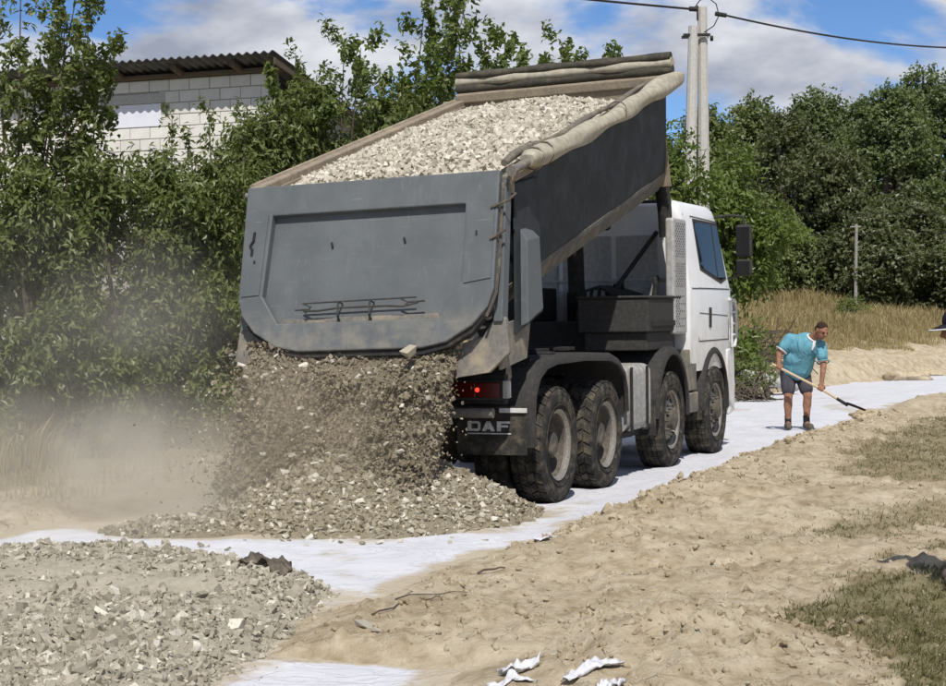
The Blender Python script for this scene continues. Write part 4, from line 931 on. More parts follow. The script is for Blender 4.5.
# ------------------------------------------------------------------ block-built house behind the hedge
HYAW = rad(20); house = empty('block_house', (-3.50, 31.0, 0), -HYAW)     # local: X right, Y away; origin at the front right corner
tag(house, 'white block-built house with corrugated roof behind the leafy hedge', 'house')
HZ = 6.02; HL = 10.5; HD = 6.0
t = NT('mortar'); t.color(t.mix(t.noise(20, 4), (.30, .29, .27), (.40, .38, .35))); t.set(.95); M['mortar'] = t.m
t = NT('white_block'); r_ = t.rand(); t.color(t.mix(t.math('MULTIPLY', t.mr(t.noise(3, 5), .4, .7), .35), t.mix(r_, (.66, .645, .60), (.76, .745, .70)), (.50, .48, .43))); t.set(.95, 0, .15); t.bump(t.noise(60, 4), .4, .01); M['block'] = t.m
t = NT('asbestos_sheet'); t.color(t.mix(t.mr(t.noise(4, 5), .3, .7), (.065, .065, .068), (.13, .127, .122))); t.set(.95); M['roof'] = t.m
t = NT('old_wood'); t.color(t.mix(t.noise(8, 5, vec=t.map((.3, 4, 4))), (.06, .045, .032), (.16, .115, .08))); t.set(.9); M['wood'] = t.m
wall = MB().prism([(-HL, 0), (0, 0), (0, HZ), (-HL, HZ)], .02, .30, 'y').build('wall', M['mortar'], house)
wall2 = MB().box((-.28, .30, 0), (0, HD, HZ - .5)).build('wall', M['mortar'], house)
MB().box((-HL, .30, 0), (-HL + .28, HD, HZ - .5)).build('wall', M['mortar'], house); MB().box((-HL, HD, 0), (0, HD + .28, HZ - 1.2)).build('wall', M['mortar'], house)
blk = {}
def block(x0, x1, z0, z1):
    w, h = round(x1 - x0, 3), round(z1 - z0, 3)
    if (w, h) not in blk:
        o = MB().box((0, 0, 0), (w, .12, h)).build('block', M['block'], wall, .008); blk[(w, h)] = o
    else: o = blk[(w, h)].copy(); COL.objects.link(o); o.parent = wall
    o.location = (x0, random.uniform(-.004, .004), z0); return o
BW_, BH_ = .41, .212
WX0, WX1 = -3.12, -2.32                        # bricked-up opening under a lintel
for row in range(13):
    z1 = HZ - .01 - row * BH_; z0 = z1 - BH_ + .014; x = 0 - (BW_ / 2 if row % 2 else 0); first_b = True
    if row % 2: block(-BW_ / 2 + .007, 0, z0, z1)
    while x > -HL + BW_:
        xa = x - BW_ + .012
        if row in (1, 2, 3) and xa < WX1 and x > WX0: x -= BW_; continue
        block(xa, x, z0, z1); x -= BW_
zl = HZ - .01 - 1 * BH_
MB().box((WX0 - .19, -.012, zl - BH_ * 1.0 + .014), (WX1 + .19, .12, zl - .02)).build('lintel', M['concrete'], wall, .01)
t = NT('pale_board'); t.color(t.mix(t.mr(t.noise(2, 3), .3, .7), (.68, .70, .80), (.76, .77, .84))); t.set(.7); M['pale_board'] = t.m
MB().box((WX0 - .1, -.004, zl - BH_ * 3 + .02), (WX1 + .1, .03, zl - BH_ + .005)).build('window_board', M['pale_board'], wall, .004)
MB().box((-HL - .2, -.13, HZ + .005), (.25, .10, HZ + .08)).build('wall_plate', M['wood'], house, .01)
for x in (-.55, -1.72, -2.95, -4.2, -5.5, -6.8, -8.1): MB().tube([(x, -.42, HZ + .135), (x, HD + .2, HZ - 1.15)], .06, 10).build('rafter', M['wood'], house, 0, 40)
m = MB(); v = []; NXW = int((HL + .7) / .022); pitch = .165; ROW = 14
for j in range(ROW + 1):
    yy = -.60 + (HD + 1.0) * j / ROW
    for i in range(NXW + 1):
        x = -HL - .3 + (HL + .70) * i / NXW; zz = HZ + .245 - (yy + .5) * .205 + .024 * math.cos(2 * math.pi * x / pitch) + .012 * vn(np.array([x * .6]), np.array([j * .9]), 3)[0]
        v.append((x, yy, zz))
nx = NXW + 1; f = [(j * nx + i, j * nx + i + 1, (j + 1) * nx + i + 1, (j + 1) * nx + i) for j in range(ROW) for i in range(NXW)]
m.add(v, f); ro = m.build('roof', M['roof'], house, 0, 180); so = ro.modifiers.new('solid', 'SOLIDIFY'); so.thickness = .014
m = MB(); m.prism([(-.58, HZ + .17), (HD + .35, HZ - 1.02), (HD + .35, HZ - 1.15), (-.58, HZ + .05)], .34, .37); m.build('verge_board', M['wood'], house, .004)

# ------------------------------------------------------------------ plants
def leaves_mesh(name, C, axis, nrm, L, Wd, rnd):
    """C centres, axis unit vectors, nrm unit normals"""
    side = np.cross(axis, nrm); side /= np.linalg.norm(side, axis=1)[:, None] + 1e-9; L = L[:, None]; Wd = Wd[:, None]
    b = C - axis * L * .5; tp = C + axis * L * .5 - nrm * L * .10; mid = C - axis * L * .06
    l = mid + side * Wd * .5 + nrm * Wd * .16; r_ = mid - side * Wd * .5 + nrm * Wd * .16
    V = np.stack([b, l, tp, r_], 1).reshape(-1, 3); k = np.arange(len(C))[:, None] * 4
    F = np.concatenate([k + np.array([[0, 2, 1]]), k + np.array([[0, 3, 2]])]); return mesh_np(name, V, F, {'rnd': np.repeat(rnd, 4)})
def unit(v): return v / (np.linalg.norm(v, axis=1)[:, None] + 1e-9)
def leaf_frames(C, ctr, r, droop=.5, outw=.8):
    n = len(C); o = unit(C - ctr); d = unit(o * .5 + r.normal(size=(n, 3)) * .7 + np.array([0, 0, -droop])); nn = unit(o * outw + np.array([0, -.10, .75]) + r.normal(size=(n, 3)) * .55)
    nn = unit(nn - d * (nn * d).sum(1)[:, None]); return d, nn
def limb_paths(base, ends, r, wob=.12):
    res = []
    for e, rb, rt_ in ends:
        p0 = np.array(base); p1 = np.array(e); pts = []
        for k in range(7):
            q = k / 6; p = p0 + (p1 - p0) * q; p = p + np.array([0, 0, 1]) * .0; p[:2] += (q * (1 - q) * 4) * r.normal(size=2) * wob * .5 + (p1 - p0)[:2] * (q ** 1.5 - q) * .6; pts.append(tuple(p))
        res.append((pts, [rb + (rt_ - rb) * k / 6 for k in range(7)]))
    return res
def plant(name, label, cat, base, clumps, leafm, nleaf, L, Wd, seed, group=None, droop=.5, trunk_r=.06, limbs=6, twig=True, shell=.35):
    """clumps: list of (x,y,z,rx,ry,rz) relative to base; leaves fill them unevenly"""
    r = np.random.default_rng(seed); root = empty(name, base); tag(root, label, cat, group)
    cl = np.array(clumps, float); vol = (cl[:, 3] * cl[:, 4] * cl[:, 5]) ** (2 / 3); pick = r.choice(len(cl), nleaf, p=vol / vol.sum())
    # sprigs: leaves sit in small groups, which leaves gaps between them
    ns = max(8, nleaf // 11); ps = r.choice(len(cl), ns, p=vol / vol.sum()); d = unit(r.normal(size=(ns, 3))); rad_ = (shell + (1 - shell) * r.random(ns) ** .6) * r.uniform(.85, 1.12, ns)
    sp = cl[ps, :3] + d * cl[ps, 3:] * rad_[:, None]; keep = sp[:, 2] > .05; sp = sp[keep]; ps = ps[keep]
    which = r.integers(0, len(sp), nleaf); spread = L * 1.15
    sd_ = unit(r.normal(size=(len(sp), 3)) * .6 + unit(sp - cl[ps, :3]) + np.array([0, 0, .1]))
    C = sp[which] + sd_[which] * (r.random(nleaf)[:, None] - .4) * spread * 2.6 + r.normal(size=(nleaf, 3)) * spread * .33
    ctr = cl[ps][which, :3]; ax, nn = leaf_frames(C, ctr - np.array([0, 0, .2]), r, droop)
    rs = np.clip(r.random(len(sp))[which] * .6 + r.random(nleaf) * .4, 0, 1); rs = np.where(r.random(nleaf) < .012, 1, rs * .93)
    crown = obj_from('crown', leaves_mesh('crown', C, ax, nn, L * r.uniform(.65, 1.2, nleaf), Wd * r.uniform(.7, 1.15, nleaf), rs), leafm, root)
    ends = []; order = np.argsort(-cl[:, 2])
    for k in order[:limbs]: ends.append((cl[k, :3] + np.array([0, 0, cl[k, 5] * .45]), trunk_r, trunk_r * .18))
    m = MB()
    for pts, rr in limb_paths((0, 0, -.1), ends, r): m.tube(pts, rr, 6)
    m.build('trunk', M['bark'], root, 0, 60)
    return root
def shrub_at(x, D, topy, hw, seed, name, label, cat, mat, nleaf, L, Wd, group=None, droop=.5, ncl=9, low=.1, **kw):
    X, Y, Z = px(x, topy, D); g = H1(X, Y); h = Z - g; r = np.random.default_rng(seed); cl = []
    for k in range(ncl):
        q = (k + .5) / ncl; z = h * (low + (1 - low) * q) * .93; w = hw * (1 - .55 * max(0, q - .45) / .55); cr = hw * r.uniform(.42, .62) * (1 - .35 * q)
        cl.append((r.uniform(-1, 1) * max(.05, w - cr * .7), r.uniform(-.8, .8) * max(.05, w - cr * .7), z - cr * .3 * q, cr, cr, cr * r.uniform(.75, 1.0)))
    return plant(name, label, cat, (X, Y, g), cl, mat, nleaf, L, Wd, seed + 1, group, droop, **kw)
HG = 'leafy shrubs of the hedge beside the road'
for i, (x, D, ty_, hw, lab, n) in enumerate((
        (-45, 20.2, 140, 1.25, 'leafy hedge shrub, first beside the dry weed clump', 8500), (35, 20.8, 145, 1.15, 'dense drooping hedge shrub standing over the dry weeds', 9500),
        (108, 21.4, 138, 1.1, 'broad hedge shrub under the pale window board of the house', 9500), (165, 22.0, 140, 1.1, 'round hedge shrub hung with long drooping leaves behind the dust', 9500),
        (222, 22.6, 146, .95, 'low hedge shrub right behind the left edge of the tailgate', 8500), (262, 24.6, 82, 1.1, 'upright shrub hiding the corner of the block house', 7500),
        (318, 25.4, 62, 1.35, 'tall dense shrub between the house corner and the gravel load', 9500), (384, 26.2, 72, 1.4, 'bushy shrub rising behind the left rail of the truck bed', 9500),
        (75, 23.8, 148, 1.2, 'hedge shrub growing against the house wall', 6500), (440, 27.4, 100, 1.3, 'shrub half hidden behind the headboard of the truck bed', 7500))):
    shrub_at(x, D, ty_, hw, 200 + 7 * i, 'hedge_shrub', lab, 'shrub', M['leaf_hedge'], int(1.3 * n) + (5000 if i in (5, 6, 7, 9) else 1500), .122, .048, HG, .75, ncl=11, low=.42 if i in (5, 6, 7, 9) else .05)
# lone shoots that stand up out of the hedge in front of the wall
def shoot(x, D, y0, y1, lean, seed, mat, n, label, L=.11, Wd=.045, spread=.22, name='young_tree', cat='young tree', forks=3, group=None):
    X, Y, Z1 = px(x, y1, D); g = H1(X, Y); r = np.random.default_rng(seed); Z0 = px(x, y0, D)[2]; h = Z1 - g; C = []; ends = []
    root = empty(name, (X - lean, Y, g)); tag(root, label, cat, group)
    stems = []
    for k in range(forks):
        a = r.uniform(0, 6.28); top = np.array([lean + (.55 * math.cos(a) * (k > 0)) * spread * 4, .5 * math.sin(a) * (k > 0) * spread * 4, h * (1 if k == 0 else r.uniform(.72, .95))]); stems.append(top)
    for k, top in enumerate(stems):
        m_ = n // forks; q = r.uniform(0, 1, m_) ** .8; zlo = max(.3, (Z0 - g)) / top[2]; q = zlo + (1 - zlo) * q
        p = np.stack([top[0] * q ** 1.6, top[1] * q ** 1.6, top[2] * q], 1); tw = np.floor(q * 26); ang = tw * 2.4 + k; rad_ = spread * (1.15 - q * .75) * r.random(m_) ** .6 * 1.6
        p = p + np.stack([np.cos(ang) * rad_, np.sin(ang) * rad_, rad_ * .55 + r.normal(size=m_) * .04], 1) + r.normal(size=(m_, 3)) * .035; C.append(p)
    C = np.concatenate(C); ax, nn = leaf_frames(C, np.stack([C[:, 0] * .0 + lean * .5, C[:, 1] * 0, C[:, 2] - .3], 1), r, .45)
    obj_from('crown', leaves_mesh('crown', C, ax, nn, L * r.uniform(.6, 1.2, len(C)), Wd * r.uniform(.7, 1.2, len(C)), np.clip(r.random(len(C)) * .95, 0, 1)), mat, root)
    m = MB()
    for top in stems:
        pts = [(top[0] * q ** 1.6, top[1] * q ** 1.6, top[2] * q) for q in np.linspace(-.02, .98, 9)] if True else None
        pts = [(float(np.real(a)) if not isinstance(a, complex) else 0.0, float(np.real(b)) if not isinstance(b, complex) else 0.0, c) for a, b, c in [((top[0] * max(q, 0) ** 1.6), (top[1] * max(q, 0) ** 1.6), top[2] * q) for q in np.linspace(-.02, .98, 9)]]
        m.tube(pts, [.035 * (1 - .85 * k / 8) for k in range(9)], 6)
    m.build('trunk', M['bark'], root, 0, 60); return root
S_ = 'sapling shoots above the hedge'
shoot(22, 21.5, 200, -70, .15, 301, M['leaf_hedge'], 3400, 'tall leafy young tree rising past the left end of the house roof', .12, .055, .42, forks=5)
shoot(92, 21.8, 180, -20, .35, 302, M['leaf_hedge'], 2600, 'leaning young tree whose top hangs over the roof edge', .12, .055, .34, forks=4)
shoot(208, 22.6, 230, 100, -.1, 303, M['leaf_hedge'], 420, 'thin shoot standing against the lit white blocks', .11, .045, .16, forks=2)
shoot(245, 23.4, 230, 105, .1, 304, M['leaf_hedge'], 520, 'forked shoot near the right end of the block wall', .11, .045, .18, forks=2)
shoot(172, 22.4, 240, 112, .05, 305, M['leaf_hedge'], 420, 'short shoot in front of the window board', .11, .045, .15, forks=2)
shoot(428, 27.0, 170, -28, .5, 306, M['leaf_sapling'], 4200, 'slender sapling with airy branches behind the left bed rail', .12, .065, .46, forks=6)
shoot(455, 28.0, 160, -30, -.2, 307, M['leaf_sapling'], 2600, 'straight thin sapling beside the headboard', .12, .065, .34, forks=4)
shoot(505, 29.5, 150, 30, .1, 308, M['leaf_sapling'], 3000, 'sapling top showing over the tarpaulin hood', .12, .065, .55, forks=6)
shoot(562, 29.8, 150, 34, .1, 309, M['leaf_sapling'], 2600, 'short sapling crown above the middle of the tarpaulin hood', .12, .065, .5, forks=5)
shoot(612, 30.5, 150, 47, 0, 310, M['leaf_sapling'], 420, 'single twig peeping over the right part of the hood', .11, .055, .12, forks=1)
shoot(345, 26.0, 130, 30, .2, 311, M['leaf_sapling'], 2600, 'loose shoot rising from the shrub left of the load', .115, .06, .5, forks=6)
shoot(295, 25.4, 120, 45, -.15, 312, M['leaf_hedge'], 500, 'thin shoot beside the end of the house roof', .11, .05, .2, forks=3)
# bright bush by the cab
shrub_at(690, 35.5, 112, 1.5, 330, 'roadside_tree', 'light green bushy tree growing round the foot of the concrete pole', 'tree', M['leaf_bright'], 9500, .17, .07, None, .4, ncl=12, low=.02)
shrub_at(733, 38.5, 140, 1.5, 340, 'roadside_tree', 'light green tree behind the cab mirror', 'tree', M['leaf_bright'], 9500, .18, .075, None, .4, ncl=12, low=.42)
shrub_at(640, 34.5, 150, 1.6, 350, 'roadside_tree', 'light green tree behind the raised bed, next to the concrete pole', 'tree', M['leaf_bright'], 4500, .18, .08, None, .4, ncl=9, low=.1)
# far row of trees across the field
def far_tree(x, D, topy, hw, seed, label, mat, n=19000, L=.20, W_=.125, low=.12, ncl=24, slim=1.0):
    X, Y, Z = px(x, topy, D); g = H1(X, Y) - .1; h = Z - g; r = np.random.default_rng(seed); cl = []
    for k in range(ncl):
        q = (k + .5) / ncl; z = h * (low + (1 - low) * q); env = hw * (math.sin(math.pi * min(1, .18 + .80 * q)) ** .7); cr = hw * r.uniform(.20, .38)
        a = k * 2.4 + r.uniform(-.4, .4); rr = max(0, env - cr * .75) * r.uniform(.5, 1.05); cl.append((rr * math.cos(a), rr * math.sin(a), z - cr * .6 * q, cr, cr, cr * r.uniform(.6, .95)))
    return plant('far_tree', label, 'tree', (X, Y, g), cl, mat, n, L, W_, seed + 1, 'trees across the dry field', .25, trunk_r=.24, limbs=7, shell=.5)
for a in ((704, 70, 108, 2.6, 400, 'far tree rising beside the concrete pole', M['leaf_far_light']), (752, 74, 100, 2.8, 410, 'far tree with light crown right of the cab mirror', M['leaf_far_light']),
          (786, 66, 112, 2.7, 420, 'dark brownish far tree in the middle of the row', M['leaf_far_dark']), (818, 74, 88, 2.9, 430, 'far tree with rounded top left of the sky gap', M['leaf_far']),
          (838, 66, 150, 2.5, 440, 'low dark far tree behind the small pale post', M['leaf_far_dark']), (862, 76, 98, 2.6, 450, 'far tree behind the bent worker', M['leaf_far']),
          (890, 70, 84, 2.7, 460, 'tall far tree with dense dark crown', M['leaf_far']), (922, 74, 68, 2.9, 470, 'tallest far tree of the row with open branches', M['leaf_far']),
          (962, 72, 66, 3.0, 480, 'tall far tree beyond the end of the dry field', M['leaf_far']), (905, 64, 190, 2.6, 490, 'low dark far tree at the edge of the field', M['leaf_far_dark']),
          (768, 63, 205, 2.4, 500, 'low far bush at the edge of the field near the mirror', M['leaf_far_light']), (868, 62, 215, 2.3, 510, 'low dark bush at the foot of the far row', M['leaf_far_dark']),
          (1010, 74, 80, 3.0, 520, 'far tree past the tallest one', M['leaf_far']), (952, 63, 225, 2.4, 540, 'low dark bush under the tallest far trees', M['leaf_far_dark'])):
    far_tree(*a)
# ---- grasses
def blades(name, X, Y, Hh, Wd, seed, mat, label, lean=.35, bend=.3, cat='grass', z=None):
    r = np.random.default_rng(seed); n = len(X); Z = hgt(X, Y) - .01 if z is None else z; a = r.uniform(0, 6.283, n); d = np.stack([np.cos(a), np.sin(a)], 1); b = r.uniform(0, 6.283, n); s = np.stack([np.cos(b), np.sin(b)], 1) * Wd[:, None] * .5
    P = np.stack([X, Y], 1); le = (lean * r.random(n) * Hh)[:, None]; be = (bend * r.random(n) * Hh)[:, None]
    def v3(p, z_): return np.concatenate([p, z_[:, None]], 1)
    V = np.stack([v3(P - s, Z), v3(P + s, Z), v3(P + d * le * .5 + s * .7, Z + Hh * .6), v3(P + d * le * .5 - s * .7, Z + Hh * .6), v3(P + d * (le + be), Z + Hh * (1 - .25 * r.random(n)))], 1).reshape(-1, 3)
    k = np.arange(n)[:, None] * 5; F = np.concatenate([k + np.array([[0, 1, 2]]), k + np.array([[0, 2, 3]]), k + np.array([[3, 2, 4]])])
    rn = np.clip(.5 * r.random(n) + .5 * (fbm(X * .8, Y * .5, seed) + .5), 0, 1)
    o = obj_from(name, mesh_np(name, V, F, {'rnd': np.repeat(rn, 5)}), mat); return tag(o, label, cat, kind='stuff')
def clustered(n, sampler, r, k=8, sp=.12):
    X, Y = sampler(n // k); X = np.repeat(X, k); Y = np.repeat(Y, k); return X + r.normal(size=len(X)) * sp, Y + r.normal(size=len(X)) * sp
def field():
    r = np.random.default_rng(601)
    def smp(n): Y = 36 + 40 * r.random(n) ** .9; return (r.uniform(.10, .345, n)) * Y - .0, Y
    X, Y = clustered(78000, smp, r, 9, .16); dl = (xl(Y) - X) * ROADW; ok = dl > 1.6 + 1.2 * vn(X * .6, Y * .6, 6) + 1.8 * sst(40, 60, Y) * 0; X, Y = X[ok], Y[ok]
    h = (.25 + .45 * r.random(len(X))) * (.4 + .95 * vn(X * .35, Y * .35, 8)) * (.35 + .65 * sst(1.5, 6, dl[ok])); blades('dry_field_grass', X, Y, h, .018 + .018 * r.random(len(X)), 602, M['field_grass'], 'tall dry straw-coloured grass of the far field')
    def smp2(n): Y = r.uniform(15, 27, n); return xl(Y) - r.uniform(.9, 5.5, n), Y
    X, Y = clustered(4200, smp2, r, 14, .09); h = (.04 + .16 * r.random(len(X)) ** 1.8) * (.3 + 1.2 * vn(X, Y, 4)); blades('verge_grass', X, Y, h, .012 + .012 * r.random(len(X)), 603, M['dry_grass'], 'dry grass and weeds along the foot of the hedge')
    def smp3(n): Y = 7 + 20 * r.random(n) ** 1.4; return xr(Y) + r.uniform(.5, 9, n), Y
    X, Y = clustered(420000, smp3, r, 9, .05); g = grass_amount(X, Y); ok = (r.random(len(X)) < g ** 1.3) & (X < .34 * Y + 1); X, Y, g = X[ok], Y[ok], g[ok]
    h = .012 + .038 * r.random(len(X)) * (.4 + g); blades('short_grass', X, Y, h, .004 + .006 * r.random(len(X)), 604, M['green_grass'], 'short half-dry grass on the sandy verge', .9, .6)
    Xl = r.uniform(-6, -2, 2600); Yl = r.uniform(12.6, 20, 2600); okl = Xl < xl(Yl) - .1; blades('verge_straw', Xl[okl], Yl[okl], .03 + .07 * r.random(okl.sum()), .006 + .006 * r.random(okl.sum()), 606, M['dry_grass'], 'dead straw lying on the dusty verge', 3.0, 2.0)
    # straw litter and roots on the sand
    X = r.uniform(-.4, 6, 900); Y = 7 + 14 * r.random(900) ** 1.3; ok = (X > xr(Y) + .3) & (X < .32 * Y); X, Y = X[ok], Y[ok]
    blades('straw_litter', X, Y, .02 + .05 * r.random(len(X)), .006 + .004 * r.random(len(X)), 605, M['dry_grass'], 'scattered straw and root bits on the bare sand', 5.0, 3.0)
field()
def weed(x, D, topy, hw, seed, n, label):
    X, Y, Z = px(x, topy, D); g = H1(X, Y); h = Z - g; r = np.random.default_rng(seed); root = empty('weed_clump', (X, Y, g)); tag(root, label, 'weeds', 'dry weed clumps by the hedge')
    a = r.uniform(0, 6.28, n); q = r.random(n) ** .5 * hw; x0 = q * np.cos(a); y0 = q * np.sin(a); hh = h * r.uniform(.4, 1.05, n); o = blades('stalks', x0, y0, hh, .012 + .014 * r.random(n), seed, M['dry_grass'], None, .3, .25, None, np.zeros(n)); o.parent = root
    if 'kind' in o: del o['kind']
for a in ((12, 19.2, 408, .45, 611, 170, 'tall dry weed clump at the left foot of the hedge'), (42, 19.6, 432, .35, 612, 110, 'smaller dry weed clump beside the tall one'), (-30, 18.6, 420, .5, 613, 130, 'dry weeds at the outer end of the hedge'), (225, 21.0, 430, .3, 614, 70, 'thin weeds behind the falling gravel')): weed(*a)

# ------------------------------------------------------------------ utility pole and cables
PX, PY = 5.02, 38.0; PZ = H1(PX, PY); pole = empty('utility_pole', (PX, PY, PZ)); tag(pole, 'pale concrete utility pole with a leaning brace and black cable clamps', 'utility pole')
ph = 8.28 - PZ
def taper_post(p0, p1, w0, w1):
    m = MB(); p0 = Vector(p0); p1 = Vector(p1); rs = []
    for p, w in ((p0, w0), (p1, w1)): c = .25 * w; h = w / 2; rs.append([p + Vector(q) for q in ((-h + c, -h, 0), (h - c, -h, 0), (h, -h + c, 0), (h, h - c, 0), (h - c, h, 0), (-h + c, h, 0), (-h, h - c, 0), (-h, -h + c, 0))])
    return m.rings(rs)
taper_post((0, 0, -.2), (.02, 0, ph), .29, .19).build('mast', M['concrete'], pole, 0, 30)
taper_post((-.46, -.3, -.2), (-.19, -.12, ph - .42), .29, .20).build('brace', M['concrete'], pole, 0, 30)
m = MB(); z = ph - .62
m.box((-.42, -.20, z - .03), (.16, -.145, z + .03)); m.box((-.42, .10, z - .03), (.16, .15, z + .03)); m.tube([(.16, -.18, z - .08), (.22, -.18, z - .08)], .06, 8); m.each('clamp_band', M['black_steel'], pole, .006)
m = MB(); m.tube([(-.28, -.12, ph - .05), (-.12, -.12, ph - .06)], .055, 10); m.tube([(.28, -.12, ph - .16), (.52, -.10, ph - .20)], .05, 10); m.tube([(-.1, -.1, ph - .3), (-.1, -.1, ph + .02)], .02, 6); m.each('cable_clamp', M['black_steel'], pole, 0, 40)
m = MB(); m.tube([(-.18, -.12, ph - .05), (-.05, -.12, ph + .13), (.12, -.12, ph + .19), (.30, -.12, ph + .05), (.36, -.12, ph - .2), (.25, -.12, ph - .42), (.05, -.1, ph - .55)], .012, 6); m.build('jumper_wire', M['black_steel'], pole, 0, 60)
def cable(name, a, b, sag, r_, label):
    a = Vector(a); b = Vector(b); m = MB(); n = 40; m.tube([a.lerp(b, i / n) - Vector((0, 0, sag * 4 * (i / n) * (1 - i / n))) for i in range(n + 1)], r_, 6); o = m.build(name, M['black_steel'], None, 0, 60); return tag(o, label, 'cable')
top = (PX, PY - .12, 8.18)
e1 = px(1040, 44, 56.0); e0 = (-17.5, 24, 8.9)
cable('overhead_cable', (PX + .52, PY - .10, 8.08), e1, .35, .024, 'thick black overhead cable running from the concrete pole over the field')
cable('overhead_cable', e0, (PX - .28, PY - .12, 8.23), .25, .024, 'black overhead cable crossing the sky above the tarpaulin hood')
cable('thin_wire', px(640, 206, 52), px(1000, 214, 60), .1, .008, 'thin upper wire strung in front of the far trees')
cable('thin_wire', px(640, 226, 52), px(1000, 232, 60), .1, .007, 'thin lower wire strung in front of the far trees')
fx, fy, fz = px(855, 262, 60); gz = H1(fx, fy); fp = empty('wire_post', (fx, fy, gz)); tag(fp, 'small pale post carrying thin wires before the far trees', 'post')
taper_post((0, 0, 0), (.06, 0, px(855, 224, 60)[2] - gz), .12, .09).build('mast', M['old_post'], fp, 0, 30)
m = MB(); zt = px(855, 226, 60)[2] - gz; m.box((-.16, -.04, zt - .05), (.20, .04, zt + .0)); m.build('cross_arm', M['old_post'], fp, .01)

# ------------------------------------------------------------------ people
def ell_mesh(bm, c, r_, rot=None):
    Mx = Matrix.Translation(c) @ (rot.to_4x4() if rot is not None else Matrix()) @ Matrix.Diagonal((*r_, 1)); bmesh.ops.create_icosphere(bm, subdivisions=3, radius=1, matrix=Mx)
def cap_mesh(bm, p0, p1, a, b):
    p0 = Vector(p0); p1 = Vector(p1); d = p1 - p0; L = d.length; q = d.to_track_quat('Z', 'Y').to_matrix().to_4x4(); rs = []; n = 16
    prof = [(-a * math.cos(t), a * math.sin(t)) for t in np.linspace(.02, math.pi / 2, 6)] + [(L + b * math.sin(t), b * math.cos(t)) for t in np.linspace(0, math.pi / 2 - .02, 6)]
    vs = [[bm.verts.new(p0 + (q @ Vector((r_ * math.cos(2 * math.pi * k / n), r_ * math.sin(2 * math.pi * k / n), z)))) for k in range(n)] for z, r_ in prof]
    for j in range(len(vs) - 1):
        for k in range(n): bm.faces.new((vs[j][k], vs[j][(k + 1) % n], vs[j + 1][(k + 1) % n], vs[j + 1][k]))
    bm.faces.new(vs[0][::-1]); bm.faces.new(vs[-1])
def blob(name, items, voxel, mat, parent, it=6):
    """one continuous skin grown over overlapping tapered limbs and ellipsoids"""
    bm = bmesh.new()
    for q in items:
        if q[0] == 'C': cap_mesh(bm, *q[1:])
        else: ell_mesh(bm, *q[1:])
    me = bpy.data.meshes.new(name); bm.to_mesh(me); bm.free(); o = bpy.data.objects.new(name, me); COL.objects.link(o)
    rm = o.modifiers.new('r', 'REMESH'); rm.mode = 'VOXEL'; rm.voxel_size = voxel; sm = o.modifiers.new('s', 'SMOOTH'); sm.factor = .5; sm.iterations = it
    ev = o.evaluated_get(bpy.context.evaluated_depsgraph_get()); me2 = bpy.data.meshes.new_from_object(ev); me2.name = name; bpy.data.objects.remove(o); me2.materials.clear(); me2.materials.append(mat)
    me2.polygons.foreach_set('use_smooth', [True] * len(me2.polygons)); return link(bpy.data.objects.new(name, me2), parent)
def head_items(c, f, upv):
    """head, neck-less: c centre, f facing, upv head up"""
    f = Vector(f).normalized(); u_ = Vector(upv); u_ = (u_ - f * u_.dot(f)).normalized(); s_ = f.cross(u_); rot = Matrix((s_, f, u_)).transposed(); c = Vector(c)
    P = lambda a, b, d: c + s_ * a + f * b + u_ * d
    it = [('E', c + u_ * .025 - f * .01, (.078, .098, .095), rot), ('E', P(0, .02, -.045), (.062, .075, .075), rot), ('E', P(0, .045, -.085), (.04, .035, .03), rot),
          ('C', P(0, .088, .018), P(0, .112, -.022), .011, .016), ('C', P(-.03, .082, .028), P(.03, .082, .028), .014, .014),
          ('E', P(.078, -.005, -.005), (.012, .022, .034), rot), ('E', P(-.078, -.005, -.005), (.012, .022, .034), rot), ('E', P(0, .083, -.052), (.026, .012, .008), rot)]
    return it, P, rot
def grip(hc, axis, palm_from, rh=.018):
    """palm and five fingers closed on a handle through hc along axis; palm_from = wrist"""
    ax = Vector(axis).normalized(); w = Vector(palm_from) - Vector(hc); n0 = (w - ax * w.dot(ax)).normalized(); b0 = ax.cross(n0); hc = Vector(hc); it = []
    it.append(('C', hc + n0 * .045 - ax * .03, hc + n0 * .045 + ax * .03, .026, .026)); it.append(('C', hc + n0 * .045, Vector(palm_from), .028, .030))
    R_ = rh + .009
    for i, (o, r_) in enumerate(((-.036, .0095), (-.012, .010), (.012, .010), (.035, .0085))):
        pts = [hc + ax * o + (n0 * math.cos(t) + b0 * math.sin(t)) * (R_ + (.014 if k == 0 else 0)) for k, t in enumerate((.5, 1.5, 2.5, 3.5))]
        for a, b in zip(pts[:-1], pts[1:]): it.append(('C', a, b, r_, r_ * .92))
    pts = [hc + ax * .05 + n0 * .04, hc + ax * .045 + (n0 * math.cos(-1.2) + b0 * math.sin(-1.2)) * R_, hc + ax * .03 + (n0 * math.cos(-2.3) + b0 * math.sin(-2.3)) * R_]
    for a, b in zip(pts[:-1], pts[1:]): it.append(('C', a, b, .012, .010))
    return it
WPX, WPY = 4.56, 24.75; WZ = .035
